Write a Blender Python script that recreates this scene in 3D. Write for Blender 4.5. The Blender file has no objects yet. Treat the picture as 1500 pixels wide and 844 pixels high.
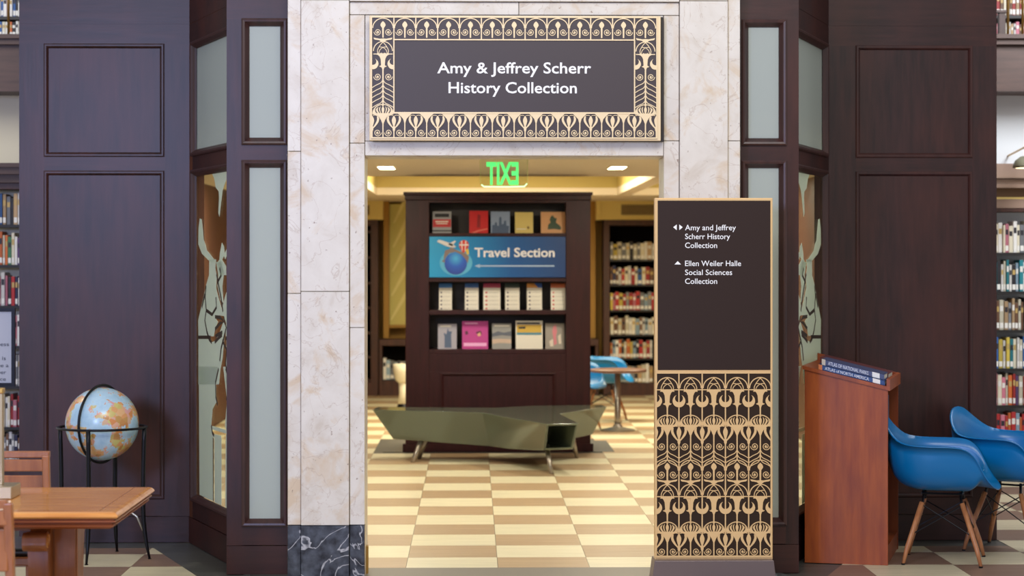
import bpy, math, random
from mathutils import Vector, Matrix
R = math.radians
PI = math.pi
SC = bpy.context.scene
COL = SC.collection

# ------------------------------------------------------------------ camera, world, lights, exposure
F, HY, EYE = 3100.0, 385.0, 1.65
TH = math.atan(58 / F); SN, CS = math.sin(TH), math.cos(TH)
cam_d = bpy.data.cameras.new('camera'); cam = bpy.data.objects.new('camera', cam_d); COL.objects.link(cam)
cam.location = (0, 0, EYE); cam.rotation_euler = (R(90), 0, -TH)
cam_d.sensor_width = 36; cam_d.lens = F / 1500 * 36
cam_d.shift_y = -37 / 1500
cam_d.clip_end = 200
cam_d.dof.use_dof = True; cam_d.dof.focus_distance = 10.4; cam_d.dof.aperture_fstop = 3.4
SC.camera = cam
SC.view_settings.view_transform = 'Standard'; SC.view_settings.look = 'None'
SC.view_settings.gamma = 1; SC.view_settings.use_curve_mapping = False
SC.view_settings.exposure = 0.0

w = bpy.data.worlds.new('world'); SC.world = w; w.use_nodes = True
w.node_tree.nodes['Background'].inputs[0].default_value = (0.95, 0.965, 1.0, 1)
w.node_tree.nodes['Background'].inputs[1].default_value = 0.57

def area(name, loc, target, size, power, color, sy=None):
    d = bpy.data.lights.new(name, 'AREA'); d.energy = power; d.color = color
    d.size = size
    if sy: d.shape = 'RECTANGLE'; d.size_y = sy
    o = bpy.data.objects.new(name, d); COL.objects.link(o); o.location = loc
    v = Vector(target) - Vector(loc); o.rotation_euler = v.to_track_quat('-Z', 'Y').to_euler()
    return o
area('tall_window_light', (-4.1, -0.2, 3.3), (-1.8, 12, 1.6), 1.5, 540, (0.44, 0.54, 1.0), 1.5)
area('overhead_fill_light', (0.6, 4.5, 6.2), (0.4, 11.5, 1.2), 4.0, 320, (1.0, 0.97, 0.93), 2.5)  # added overhead lamp that brightens the marble front
area('hall_back_light', (-5.2, 13.6, 4.3), (-4.2, 16.0, 1.5), 1.2, 60, (1.0, 0.96, 0.86))
area('hall_back_light', (5.0, 13.6, 4.3), (4.4, 16.0, 1.5), 1.2, 125, (0.94, 0.97, 1.0))
area('room_cove_light', (0.28, 21.4, 2.80), (0.28, 21.4, 0), 2.2, 245, (1.0, 0.88, 0.62), 3.4)
area('room_cove_light', (2.45, 22.2, 2.80), (2.45, 22.2, 0), 0.9, 60, (1.0, 0.88, 0.60), 2.0)

# ------------------------------------------------------------------ pixel helpers (photograph 1500 x 844)
def P(x, y, Y):
    a = (x - 750) / F; t = Y / (CS - a * SN)
    return (t * (SN + a * CS), Y, EYE - (y - HY) / F * t)
def PX(x, Y): return P(x, 0, Y)[0]
def PZ(y, x, Y): return P(x, y, Y)[2]
def floor_pt(x, y):
    a = (x - 750) / F; t = EYE * F / (y - HY)
    return (t * (SN + a * CS), t * (CS - a * SN))

# ------------------------------------------------------------------ mesh builder
class MB:
    def __init__(s): s.v = []; s.f = []; s.m = []
    def add(s, vs, fs, mi=0):
        b = len(s.v); s.v += [tuple(v) for v in vs]
        s.f += [tuple(i + b for i in f) for f in fs]; s.m += [mi] * len(fs)
    def box(s, x0, x1, y0, y1, z0, z1, mi=0):
        if x0 > x1: x0, x1 = x1, x0
        if y0 > y1: y0, y1 = y1, y0
        if z0 > z1: z0, z1 = z1, z0
        v = [(x0,y0,z0),(x1,y0,z0),(x1,y1,z0),(x0,y1,z0),(x0,y0,z1),(x1,y0,z1),(x1,y1,z1),(x0,y1,z1)]
        s.add(v, [(0,3,2,1),(4,5,6,7),(0,1,5,4),(1,2,6,5),(2,3,7,6),(3,0,4,7)], mi); return s
    def prism(s, poly, f, d0, d1, mi=0):
        """poly 2-D, f(a,b,d)->3-D point; closed extrusion from d0 to d1"""
        n = len(poly)
        v = [f(a, b, d0) for a, b in poly] + [f(a, b, d1) for a, b in poly]
        s.add(v, [tuple(range(n)), tuple(range(2*n-1, n-1, -1))] + [(i, i+n, (i+1) % n + n, (i+1) % n) for i in range(n)], mi); return s
    def tube(s, pts, r, n=8, mi=0, closed=False, flat=None):
        """r a number or one per point"""
        pts = [Vector(p) for p in pts]; k = len(pts); rs = r if isinstance(r, (list, tuple)) else [r] * k
        vs = []; up0 = None
        for i, p in enumerate(pts):
            a = pts[(i-1) % k] if (closed or i > 0) else p
            b = pts[(i+1) % k] if (closed or i < k-1) else p
            t = (b - a).normalized()
            if up0 is None:
                up0 = Vector((0,0,1)) if abs(t.z) < 0.9 else Vector((1,0,0))
            sd = t.cross(up0).normalized(); up = sd.cross(t).normalized(); up0 = up
            for j in range(n):
                q = 2*PI*j/n; fx = flat if flat else 1
                vs.append(p + sd*math.cos(q)*rs[i] + up*math.sin(q)*rs[i]*fx)
        fs = []
        for i in range(k if closed else k-1):
            for j in range(n):
                a = i*n+j; b = i*n+(j+1) % n; c = ((i+1) % k)*n+(j+1) % n; d = ((i+1) % k)*n+j
                fs.append((a, b, c, d))
        if not closed: fs += [tuple(range(n-1, -1, -1)), tuple(range((k-1)*n, k*n))]
        s.add(vs, fs, mi); return s
    def lathe(s, prof, c, n=24, mi=0):
        """prof [(r,z)], c centre"""
        vs = []; k = len(prof)
        for r, z in prof:
            for j in range(n): vs.append((c[0]+r*math.cos(2*PI*j/n), c[1]+r*math.sin(2*PI*j/n), c[2]+z))
        fs = [(i*n+j, i*n+(j+1) % n, (i+1)*n+(j+1) % n, (i+1)*n+j) for i in range(k-1) for j in range(n)]
        fs += [tuple(range(n-1, -1, -1)), tuple(range((k-1)*n, k*n))]
        s.add(vs, fs, mi); return s
    def ring(s, fr, u0, u1, z0, z1, prof, mi=0):
        """mitred rectangular moulding; prof [(inset, depth)] closed profile"""
        vs = []
        for i, d in prof:
            for u, z in ((u0+i, z0+i), (u1-i, z0+i), (u1-i, z1-i), (u0+i, z1-i)): vs.append(fr(u, z, d))
        k = len(prof); fs = []
        for i in range(k):
            for j in range(4):
                fs.append((i*4+j, i*4+(j+1) % 4, ((i+1) % k)*4+(j+1) % 4, ((i+1) % k)*4+j))
        s.add(vs, fs, mi); return s
    def fbox(s, fr, u0, u1, z0, z1, d0, d1, mi=0):
        v = [fr(u,z,d) for d in (d0,d1) for u,z in ((u0,z0),(u1,z0),(u1,z1),(u0,z1))]
        s.add(v, [(0,3,2,1),(4,5,6,7),(0,1,5,4),(1,2,6,5),(2,3,7,6),(3,0,4,7)], mi); return s
    def mesh(s, name, mats, off=(0,0,0), smooth=False):
        me = bpy.data.meshes.new(name)
        me.from_pydata([(a-off[0], b-off[1], c-off[2]) for a, b, c in s.v], [], s.f)
        for m in (mats if isinstance(mats, (list, tuple)) else [mats]): me.materials.append(m)
        me.polygons.foreach_set('material_index', s.m)
        if smooth: me.polygons.foreach_set('use_smooth', [True]*len(me.polygons))
        me.update()
        import bmesh
        b = bmesh.new(); b.from_mesh(me); bmesh.ops.recalc_face_normals(b, faces=b.faces); b.to_mesh(me); b.free()
        return me

OFF = {}
def link(name, me, parent=None, loc=(0,0,0)):
    o = bpy.data.objects.new(name, me); COL.objects.link(o)
    if parent: o.parent = parent
    o.location = loc
    return o
def thing(name, label, cat, loc=(0,0,0), rot=0.0, group=None):
    o = bpy.data.objects.new(name, None); COL.objects.link(o); o.location = loc; o.rotation_euler[2] = rot
    o.empty_display_size = 0.1
    o['label'] = label; o['category'] = cat
    if group: o['group'] = group
    OFF[o.name] = tuple(loc)
    return o
def part(mb, name, mats, parent, local=False, smooth=False, bevel=0, label=None, stuff=False, segs=2):
    off = (0,0,0) if local else OFF.get(parent.name, (0,0,0))
    o = link(name, mb.mesh(name, mats, off, smooth), parent)
    OFF[o.name] = off
    if bevel:
        m = o.modifiers.new('bevel', 'BEVEL'); m.width = bevel; m.segments = segs; m.limit_method = 'ANGLE'; m.angle_limit = R(40)
    if label: o['label'] = label
    if stuff: o['kind'] = 'stuff'
    return o
def whole(mb, name, mats, label, cat, loc=(0,0,0), group=None, smooth=False, bevel=0):
    o = link(name, mb.mesh(name, mats, loc, smooth), None, loc); OFF[o.name] = tuple(loc)
    o['label'] = label; o['category'] = cat
    if group: o['group'] = group
    if bevel:
        m = o.modifiers.new('bevel', 'BEVEL'); m.width = bevel; m.segments = 2; m.limit_method = 'ANGLE'
    return o
def struct(mb, name, mats, parent=None):
    o = link(name, mb.mesh(name, mats), parent)
    if not parent: o['kind'] = 'structure'
    return o
def copy_tree(o, parent=None):
    c = o.copy(); COL.objects.link(c)
    if parent: c.parent = parent
    for ch in list(o.children): copy_tree(ch, c)
    return c

# ------------------------------------------------------------------ materials
def srgb(r, g, b):
    return tuple(((v/255)/12.92 if v/255 <= 0.04045 else ((v/255+0.055)/1.055)**2.4) for v in (r, g, b)) + (1,)
MC = {}
def mat(name, rgb, rough=0.5, metal=0.0, coat=0.0, emit=None, est=0, spec=0.5, trans=0.0, alpha=1.0):
    if name in MC: return MC[name]
    m = bpy.data.materials.new(name); m.use_nodes = True; b = m.node_tree.nodes['Principled BSDF']
    b.inputs['Base Color'].default_value = srgb(*rgb); b.inputs['Roughness'].default_value = rough
    b.inputs['Metallic'].default_value = metal; b.inputs['Coat Weight'].default_value = coat
    b.inputs['Specular IOR Level'].default_value = spec
    b.inputs['Transmission Weight'].default_value = trans
    if emit: b.inputs['Emission Color'].default_value = srgb(*emit); b.inputs['Emission Strength'].default_value = est
    MC[name] = m; return m
def nt(name):
    m = bpy.data.materials.new(name); m.use_nodes = True; t = m.node_tree
    MC[name] = m
    return m, t, t.nodes['Principled BSDF'], t.nodes.new, t.links.new
def ramp(t, stops):
    r = t.nodes.new('ShaderNodeValToRGB'); e = r.color_ramp.elements
    while len(e) < len(stops): e.new(0.5)
    for k, (p, c) in zip(e, stops): k.position = p; k.color = c
    return r
def coords(t, scale, rnd=True):
    n, l = t.nodes.new, t.links.new
    tc = n('ShaderNodeTexCoord'); mp = n('ShaderNodeMapping'); mp.inputs['Scale'].default_value = scale
    if rnd:
        oi = n('ShaderNodeObjectInfo'); mu = n('ShaderNodeMath'); mu.operation = 'MULTIPLY'; mu.inputs[1].default_value = 37.0
        l(oi.outputs['Random'], mu.inputs[0]); ad = n('ShaderNodeVectorMath'); ad.operation = 'ADD'
        l(tc.outputs['Object'], ad.inputs[0]); l(mu.outputs[0], ad.inputs[1]); l(ad.outputs[0], mp.inputs['Vector'])
    else: l(tc.outputs['Object'], mp.inputs['Vector'])
    return mp
def wood(name, c1, c2, rough=0.35, scale=(9, 9, 0.9), bump=0.05, blotch=None, coat=0.0, spec=0.5, rnd=True):
    m, t, b, n, l = nt(name)
    mp = coords(t, scale, rnd)
    nz = n('ShaderNodeTexNoise'); nz.inputs['Scale'].default_value = 3.0; nz.inputs['Detail'].default_value = 8; nz.inputs['Roughness'].default_value = 0.62
    l(mp.outputs[0], nz.inputs['Vector'])
    rp = ramp(t, [(0.30, srgb(*c1)), (0.70, srgb(*c2))]); l(nz.outputs['Fac'], rp.inputs[0]); out = rp.outputs[0]
    if blotch:
        mp2 = coords(t, (1.6, 1.6, 0.7), rnd); n2 = n('ShaderNodeTexNoise'); n2.inputs['Scale'].default_value = 2.2; n2.inputs['Detail'].default_value = 4
        l(mp2.outputs[0], n2.inputs['Vector']); r2 = ramp(t, [(0.42, (0,0,0,1)), (0.68, (1,1,1,1))]); l(n2.outputs['Fac'], r2.inputs[0])
        mx = n('ShaderNodeMix'); mx.data_type = 'RGBA'; mx.inputs['B'].default_value = srgb(*blotch)
        mu = n('ShaderNodeMath'); mu.operation = 'MULTIPLY'; mu.inputs[1].default_value = 0.55
        l(r2.outputs[0], mu.inputs[0]); l(mu.outputs[0], mx.inputs['Factor']); l(out, mx.inputs['A']); out = mx.outputs['Result']
    l(out, b.inputs['Base Color'])
    b.inputs['Roughness'].default_value = rough; b.inputs['Coat Weight'].default_value = coat; b.inputs['Specular IOR Level'].default_value = spec
    bp = n('ShaderNodeBump'); bp.inputs['Strength'].default_value = bump; bp.inputs['Distance'].default_value = 0.01
    l(nz.outputs['Fac'], bp.inputs['Height']); l(bp.outputs[0], b.inputs['Normal'])
    return m
WOOD = wood('dark_mahogany', (37, 20, 19), (60, 33, 30), 0.38, blotch=(78, 38, 29), spec=0.38)
WOODH = wood('dark_mahogany_horizontal', (37, 20, 19), (60, 33, 30), 0.38, (0.9, 9, 9), blotch=(78, 38, 29), spec=0.38)
WMOLD = wood('mahogany_moulding', (48, 28, 27), (72, 43, 38), 0.34)
WREC = wood('brown_mahogany', (70, 36, 20), (96, 52, 30), 0.45, blotch=(110, 60, 30))
CASE = wood('bookcase_wood', (52, 26, 20), (78, 42, 30), 0.45)
ISL = wood('display_wood', (38, 12, 15), (58, 22, 24), 0.45, spec=0.3)
CHERRY = wood('cherry_laminate', (134, 54, 8), (172, 84, 22), 0.45, (7, 7, 0.8), 0.02, blotch=(104, 44, 22))
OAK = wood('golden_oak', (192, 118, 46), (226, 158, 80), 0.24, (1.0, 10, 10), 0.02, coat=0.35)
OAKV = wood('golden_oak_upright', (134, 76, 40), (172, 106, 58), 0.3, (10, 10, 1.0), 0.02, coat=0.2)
BEECH = wood('maple_leg', (152, 92, 54), (190, 130, 84), 0.45, (20, 20, 2), 0.02)
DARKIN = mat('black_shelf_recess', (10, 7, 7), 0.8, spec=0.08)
SHELF = mat('dark_metal_shelf', (26, 22, 22), 0.5)

def marble(name, dark=False):
    m, t, b, n, l = nt(name)
    mp = coords(t, (1, 1, 1))
    if dark:
        v = n('ShaderNodeTexNoise'); v.inputs['Scale'].default_value = 3.4; v.inputs['Detail'].default_value = 6; v.inputs['Roughness'].default_value = 0.45; v.inputs['Distortion'].default_value = 1.8
        l(mp.outputs[0], v.inputs['Vector'])
        r1 = ramp(t, [(0.484, (0,0,0,1)), (0.498, (1,1,1,1)), (0.512, (0,0,0,1))]); l(v.outputs['Fac'], r1.inputs[0])
        n2 = n('ShaderNodeTexNoise'); n2.inputs['Scale'].default_value = 20; n2.inputs['Detail'].default_value = 8; l(mp.outputs[0], n2.inputs['Vector'])
        r2 = ramp(t, [(0.35, srgb(34, 38, 48)), (0.75, srgb(92, 98, 110))]); l(n2.outputs['Fac'], r2.inputs[0])
        mx = n('ShaderNodeMix'); mx.data_type = 'RGBA'; mx.inputs['B'].default_value = srgb(196, 196, 200)
        l(r1.outputs[0], mx.inputs['Factor']); l(r2.outputs[0], mx.inputs['A']); l(mx.outputs['Result'], b.inputs['Base Color'])
        b.inputs['Roughness'].default_value = 0.25
        return m
    n1 = n('ShaderNodeTexNoise'); n1.inputs['Scale'].default_value = 5; n1.inputs['Detail'].default_value = 10; n1.inputs['Roughness'].default_value = 0.6; n1.inputs['Distortion'].default_value = 0.6
    l(mp.outputs[0], n1.inputs['Vector'])
    r1 = ramp(t, [(0.30, srgb(204, 192, 176)), (0.45, srgb(218, 210, 198)), (0.62, srgb(224, 217, 206)), (0.8, srgb(212, 194, 168))]); l(n1.outputs['Fac'], r1.inputs[0])
    n2 = n('ShaderNodeTexNoise'); n2.inputs['Scale'].default_value = 2.6; n2.inputs['Detail'].default_value = 7; n2.inputs['Distortion'].default_value = 2.0; n2.inputs['Roughness'].default_value = 0.6
    l(mp.outputs[0], n2.inputs['Vector']); r2 = ramp(t, [(0.54, (0,0,0,1)), (0.68, (1,1,1,1))]); l(n2.outputs['Fac'], r2.inputs[0])
    mx = n('ShaderNodeMix'); mx.data_type = 'RGBA'; mx.inputs['B'].default_value = srgb(206, 178, 140)
    mu = n('ShaderNodeMath'); mu.operation = 'MULTIPLY'; mu.inputs[1].default_value = 0.7; l(r2.outputs[0], mu.inputs[0])
    l(mu.outputs[0], mx.inputs['Factor']); l(r1.outputs[0], mx.inputs['A'])
    n3 = n('ShaderNodeTexNoise'); n3.inputs['Scale'].default_value = 4.5; n3.inputs['Detail'].default_value = 9; n3.inputs['Distortion'].default_value = 1.4
    ad = n('ShaderNodeVectorMath'); ad.operation = 'ADD'; ad.inputs[1].default_value = (9, 4, 2); l(mp.outputs[0], ad.inputs[0]); l(ad.outputs[0], n3.inputs['Vector'])
    r3 = ramp(t, [(0.490, (0,0,0,1)), (0.5, (1,1,1,1)), (0.510, (0,0,0,1))]); l(n3.outputs['Fac'], r3.inputs[0])
    m3 = n('ShaderNodeMix'); m3.data_type = 'RGBA'; m3.inputs['B'].default_value = srgb(168, 140, 116)
    mu3 = n('ShaderNodeMath'); mu3.operation = 'MULTIPLY'; mu3.inputs[1].default_value = 0.38; l(r3.outputs[0], mu3.inputs[0])
    l(mu3.outputs[0], m3.inputs['Factor']); l(mx.outputs['Result'], m3.inputs['A'])
    n4 = n('ShaderNodeTexNoise'); n4.inputs['Scale'].default_value = 42; n4.inputs['Detail'].default_value = 5; l(mp.outputs[0], n4.inputs['Vector'])
    r4 = ramp(t, [(0.24, (0,0,0,1)), (0.33, (1,1,1,1))]); l(n4.outputs['Fac'], r4.inputs[0])
    m4 = n('ShaderNodeMix'); m4.data_type = 'RGBA'; m4.inputs['A'].default_value = srgb(150, 128, 112); l(r4.outputs[0], m4.inputs['Factor']); l(m3.outputs['Result'], m4.inputs['B'])
    l(m4.outputs['Result'], b.inputs['Base Color']); b.inputs['Roughness'].default_value = 0.35
    return m
MARB = marble('cream_marble'); BLKM = marble('black_veined_marble', True)

def linoleum(name, rgb, rough=0.4):
    m, t, b, n, l = nt(name)
    mp = coords(t, (1, 26, 1)); nz = n('ShaderNodeTexNoise'); nz.inputs['Scale'].default_value = 3; nz.inputs['Detail'].default_value = 6
    l(mp.outputs[0], nz.inputs['Vector'])
    a = [max(0, v-10) for v in rgb]; c = [min(255, v+8) for v in rgb]
    rp = ramp(t, [(0.35, srgb(*a)), (0.65, srgb(*c))]); l(nz.outputs['Fac'], rp.inputs[0])
    oi = n('ShaderNodeObjectInfo'); mr = n('ShaderNodeMapRange'); mr.inputs['To Min'].default_value = 0.93; mr.inputs['To Max'].default_value = 1.05
    l(oi.outputs['Random'], mr.inputs['Value']); vm = n('ShaderNodeVectorMath'); vm.operation = 'SCALE'
    l(rp.outputs[0], vm.inputs[0]); l(mr.outputs[0], vm.inputs['Scale']); l(vm.outputs[0], b.inputs['Base Color'])
    b.inputs['Roughness'].default_value = rough; return m
T_CREAM = linoleum('cream_floor_tile', (218, 210, 178)); T_TAN = linoleum('tan_floor_tile', (174, 148, 114))
H_CREAM = linoleum('pale_floor_tile', (208, 195, 162)); H_BROWN = linoleum('brown_floor_tile', (132, 104, 86))
BORDER = linoleum('slate_floor_border', (76, 75, 70)); THRESH = mat('stone_threshold', (112, 106, 96), 0.5)
def frosted(name, rgb):
    m, t, b, n, l = nt(name); o = t.nodes['Material Output']
    b.inputs['Base Color'].default_value = srgb(*rgb); b.inputs['Roughness'].default_value = 0.45
    tr = n('ShaderNodeBsdfTranslucent'); tr.inputs[0].default_value = srgb(*rgb)
    mx = n('ShaderNodeMixShader'); mx.inputs[0].default_value = 0.35; l(b.outputs[0], mx.inputs[1]); l(tr.outputs[0], mx.inputs[2]); l(mx.outputs[0], o.inputs[0])
    return m
FROST = frosted('frosted_glass', (196, 204, 196)); ETCH = frosted('etched_frost', (218, 226, 210))
def clearglass(name, tint=(0.92, 0.95, 0.92, 1)):
    m, t, b, n, l = nt(name); o = t.nodes['Material Output']
    tr = n('ShaderNodeBsdfTransparent'); tr.inputs[0].default_value = tint
    g = n('ShaderNodeBsdfGlossy'); g.inputs['Roughness'].default_value = 0.02
    mx = n('ShaderNodeMixShader'); mx.inputs[0].default_value = 0.07; l(tr.outputs[0], mx.inputs[1]); l(g.outputs[0], mx.inputs[2]); l(mx.outputs[0], o.inputs[0])
    return m
CLEAR = clearglass('clear_glass')
GOLD = mat('satin_gold_metal', (226, 188, 132), 0.42, 0.25); GOLDL = mat('pale_gold_metal', (234, 210, 168), 0.45, 0.15); SIGNBR = mat('dark_brown_sign_face', (60, 48, 50), 0.45)
SIGNBK = mat('dark_sign_edge', (32, 22, 16), 0.5); WHITE = mat('white_lettering', (245, 244, 242), 0.5)
BLACKM = mat('black_iron', (26, 26, 30), 0.38, 0.6); STEEL = mat('brushed_steel', (176, 172, 164), 0.3, 0.85)
BRASS = mat('polished_brass', (196, 156, 84), 0.28, 0.9); PEWTER = mat('aged_brass', (172, 152, 116), 0.32, 0.75)
YEL = mat('ochre_wall_paint', (226, 206, 132), 0.6); OCH = mat('dark_ochre_trim', (158, 118, 44), 0.6)
CEIL = mat('warm_white_ceiling', (232, 218, 194), 0.7); CREAMW = mat('cream_plaster', (222, 214, 190), 0.7)
COOLW = mat('pale_plaster', (222, 226, 230), 0.7)
PINK = mat('taupe_moulding', (150, 124, 108), 0.5); BEAM = wood('brown_beam', (66, 46, 40), (86, 62, 54), 0.5, (1, 9, 9))
LAMPE = mat('lit_lamp_lens', (255, 250, 225), 0.4, emit=(255, 244, 205), est=9)
BLUE = mat('blue_moulded_shell', (0, 106, 164), 0.3, spec=0.5)
OLIVE = mat('olive_lacquer', (98, 108, 94), 0.12, 0.0, 0.6)

def clip(poly, a, b, c):
    """keep a*x+b*y<=c"""
    out = []
    for i in range(len(poly)):
        p, q = poly[i], poly[(i+1) % len(poly)]; fp = a*p[0]+b*p[1]-c; fq = a*q[0]+b*q[1]-c
        if fp <= 0: out.append(p)
        if (fp < 0 < fq) or (fq < 0 < fp):
            t = fp/(fp-fq); out.append((p[0]+t*(q[0]-p[0]), p[1]+t*(q[1]-p[1])))
    return out

# ------------------------------------------------------------------ floors
TS = 0.4978; GX = -0.3600
hall = struct(MB().box(-7, 7, 1.0, 11.11, -0.06, -0.004).prism([(-7, 11.11), (-1.25, 11.11), (-1.19, 11.30), (-1.60, 12.58), (-2.68, 12.58), (-2.68, 16.4), (-7, 16.4)], lambda a, b, d: (a, b, d), -0.06, -0.004).prism([(1.69, 11.11), (7, 11.11), (7, 16.4), (3.13, 16.4), (3.13, 12.57), (2.05, 12.57), (1.63, 11.30)], lambda a, b, d: (a, b, d), -0.06, -0.004), 'floor', BORDER)
TILE_CACHE = {}
def tile(parent, poly, m, cnt=[0]):
    cx = sum(p[0] for p in poly)/len(poly); cy = sum(p[1] for p in poly)/len(poly); g = 0.0012
    xs = [p[0] for p in poly]; ys = [p[1] for p in poly]
    full = len(poly) == 4 and abs(max(xs)-min(xs)-TS) < 1e-4 and abs(max(ys)-min(ys)-TS) < 1e-4
    key = m.name
    if full and key in TILE_CACHE: me = TILE_CACHE[key]
    else:
        q = [((p[0]-cx)*(1-g*2/TS), (p[1]-cy)*(1-g*2/TS)) for p in poly]
        me = MB().prism(q, lambda a, b, d: (a, b, d), -0.006, 0.0).mesh('floor_tile', m)
        if full: TILE_CACHE[key] = me
    link('floor_tile', me, parent, (cx, cy, 0))
dl = (0.298, -0.837)                                   # the bay's splay
def line_side(poly, p, d, left=True):
    nx, ny = (-d[1], d[0]); c = nx*p[0]+ny*p[1]
    return clip(poly, nx, ny, c) if not left else clip(poly, -nx, -ny, -c)
GY = 11.52
farmb = {0: MB(), 1: MB()}
for k in range(-13, 14):
    for j in range(-21, 9):
        x0 = GX+k*TS; y0 = GY+j*TS; sq = [(x0, y0), (x0+TS, y0), (x0+TS, y0+TS), (x0, y0+TS)]
        cx = x0+TS/2; cy = y0+TS/2; m = H_CREAM if (k+j) % 2 == 0 else H_BROWN
        if cy > 11.02:
            if cx < -2.87: pass
            elif cx < 0:
                sq = clip(sq, 0, 1, 12.273); sq = line_side(sq, (-1.843, 12.273), dl, False) if sq else sq
            elif cx < 3.1:
                sq = clip(sq, 0, 1, 12.273); sq = line_side(sq, (2.283, 12.273), (-dl[0], dl[1]), True) if sq else sq
        if len(sq) < 3 or cy > 15.9: continue
        ar = abs(sum(sq[i][0]*sq[(i+1) % len(sq)][1]-sq[(i+1) % len(sq)][0]*sq[i][1] for i in range(len(sq))))/2
        if ar < 0.002: continue
        if cy > 10.0 and -4.4 < cx < 4.8: tile(hall, sq, m)
        else: farmb[(k+j) % 2].prism(sq, lambda a, b, d: (a, b, d), -0.006, 0)
o = part(farmb[0], 'tile_field', H_CREAM, hall, stuff=True); o = part(farmb[1], 'tile_field', H_BROWN, hall, stuff=True)

room = struct(MB().prism([(-1.20, 11.45), (1.64, 11.45), (2.10, 12.60), (3.1, 12.60), (3.1, 26.9), (-2.62, 26.9), (-2.62, 12.60), (-1.655, 12.60)], lambda a, b, d: (a, b, d), -0.06, -0.004), 'floor', BORDER)
RY = 11.85-TS
rm = {0: MB(), 1: MB()}
ix0, ix1, iy0, iy1 = -0.78, 1.22, 18.46, 19.6
for k in range(-5, 7):
    for j in range(0, 31):
        x0 = GX+k*TS; y0 = RY+j*TS; sq = [(x0, y0), (x0+TS, y0), (x0+TS, y0+TS), (x0, y0+TS)]
        sq = clip(clip(clip(clip(sq, 0, -1, -11.452), -1, 0, 2.6), 1, 0, 3.08), 0, 1, 26.4)
        if sq and y0 < 12.5:
            if x0+TS/2 < -2.2 or x0+TS/2 > 2.6: sq = clip(sq, 0, -1, -12.6)
            else: sq = clip(sq, -1.15, -0.455, 1.15*1.655-0.455*12.60); sq = clip(sq, 1.15, -0.46, 1.15*2.10-0.46*12.60) if sq else sq
        if len(sq) < 3: continue
        cx = x0+TS/2; cy = y0+TS/2
        if iy0 < cy < iy1 and ix0 < cx < ix1: continue
        if -1.9 < cx < 2.7: tile(room, sq, T_CREAM if (k+j) % 2 == 0 else T_TAN)
        else: rm[(k+j) % 2].prism(sq, lambda a, b, d: (a, b, d), -0.006, 0)
part(rm[0], 'tile_field', T_CREAM, room, stuff=True); part(rm[1], 'tile_field', T_TAN, room, stuff=True)
part(MB().prism([(ix0, 18.44), (-0.6, 18.44), (-0.6, 19.6), (ix0, 19.6)], lambda a, b, d: (a, b, d), -0.003, 0.0012), 'floor_border', BORDER, room)
part(MB().prism([(1.05, 18.44), (ix1+0.02, 18.44), (ix1+0.02, 19.6), (1.05, 19.6)], lambda a, b, d: (a, b, d), -0.003, 0.0012), 'floor_border', BORDER, room)
struct(MB().box(PX(535, 11.12)-.02, PX(972, 11.12)+.02, 11.09, 11.45, -0.05, 0.0), 'trim_1', THRESH)

# ------------------------------------------------------------------ marble doorway
MY = 11.10
wf = struct(MB().box(PX(421, MY), PX(534, MY), MY+0.06, 11.42, 0, 3.6).box(PX(973, MY), PX(1084, MY), MY+0.06, 11.42, 0, 3.6)
            .box(PX(534, MY), PX(973, MY), MY+0.06, 11.42, PZ(229, 750, MY), 3.6), 'wall_front', MARB)
G = 0.0015
def slab(x0, x1, ya, yb, proud, m=MARB, name='marble_slab', back=0.062, Yf=MY):
    z0 = PZ(yb, 690, Yf) if yb < 846 else 0.0; z1 = PZ(ya, 690, Yf) if ya > 0 else 3.6
    part(MB().box(PX(x0, Yf)+G, PX(x1, Yf)-G, Yf-proud, Yf+back, z0+G, z1-G), name, m, wf, bevel=0.002, segs=1)
for (a, b, pr, js) in ((421, 441, 0.0, (222, 430)), (441, 512, 0.02, (1, 427)), (512, 534.5, 0.0, (210, 480)),
                       (972, 995, 0.0, (206, 470)), (995, 1066, 0.02, (1, 427)), (1066, 1084.5, 0.0, (206, 455))):
    ys = [22 if a in (512, 972) else -1]+list(js)+[769]
    for i in range(len(ys)-1):
        if ys[i] == -1 and ys[i+1] == 1: slab(a, b, -1, 1, pr); continue
        slab(a, b, ys[i], ys[i+1], pr)
    slab(a, b, 769, 900, pr+0.006, BLKM, 'marble_plinth')
slab(512, 995, -1, 3, 0.02)
slab(512, 760, 3, 22, 0.0); slab(760, 995, 3, 22, 0.0)
slab(534.5, 972, 22, 207, -0.004); slab(534.5, 972, 207, 228.5, 0.004)
part(MB().box(PX(535.5, 11.2), PX(538.5, 11.2), 11.24, 11.30, 0.0, PZ(802, 537, 11.2)), 'door_stop', OCH, wf)

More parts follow.
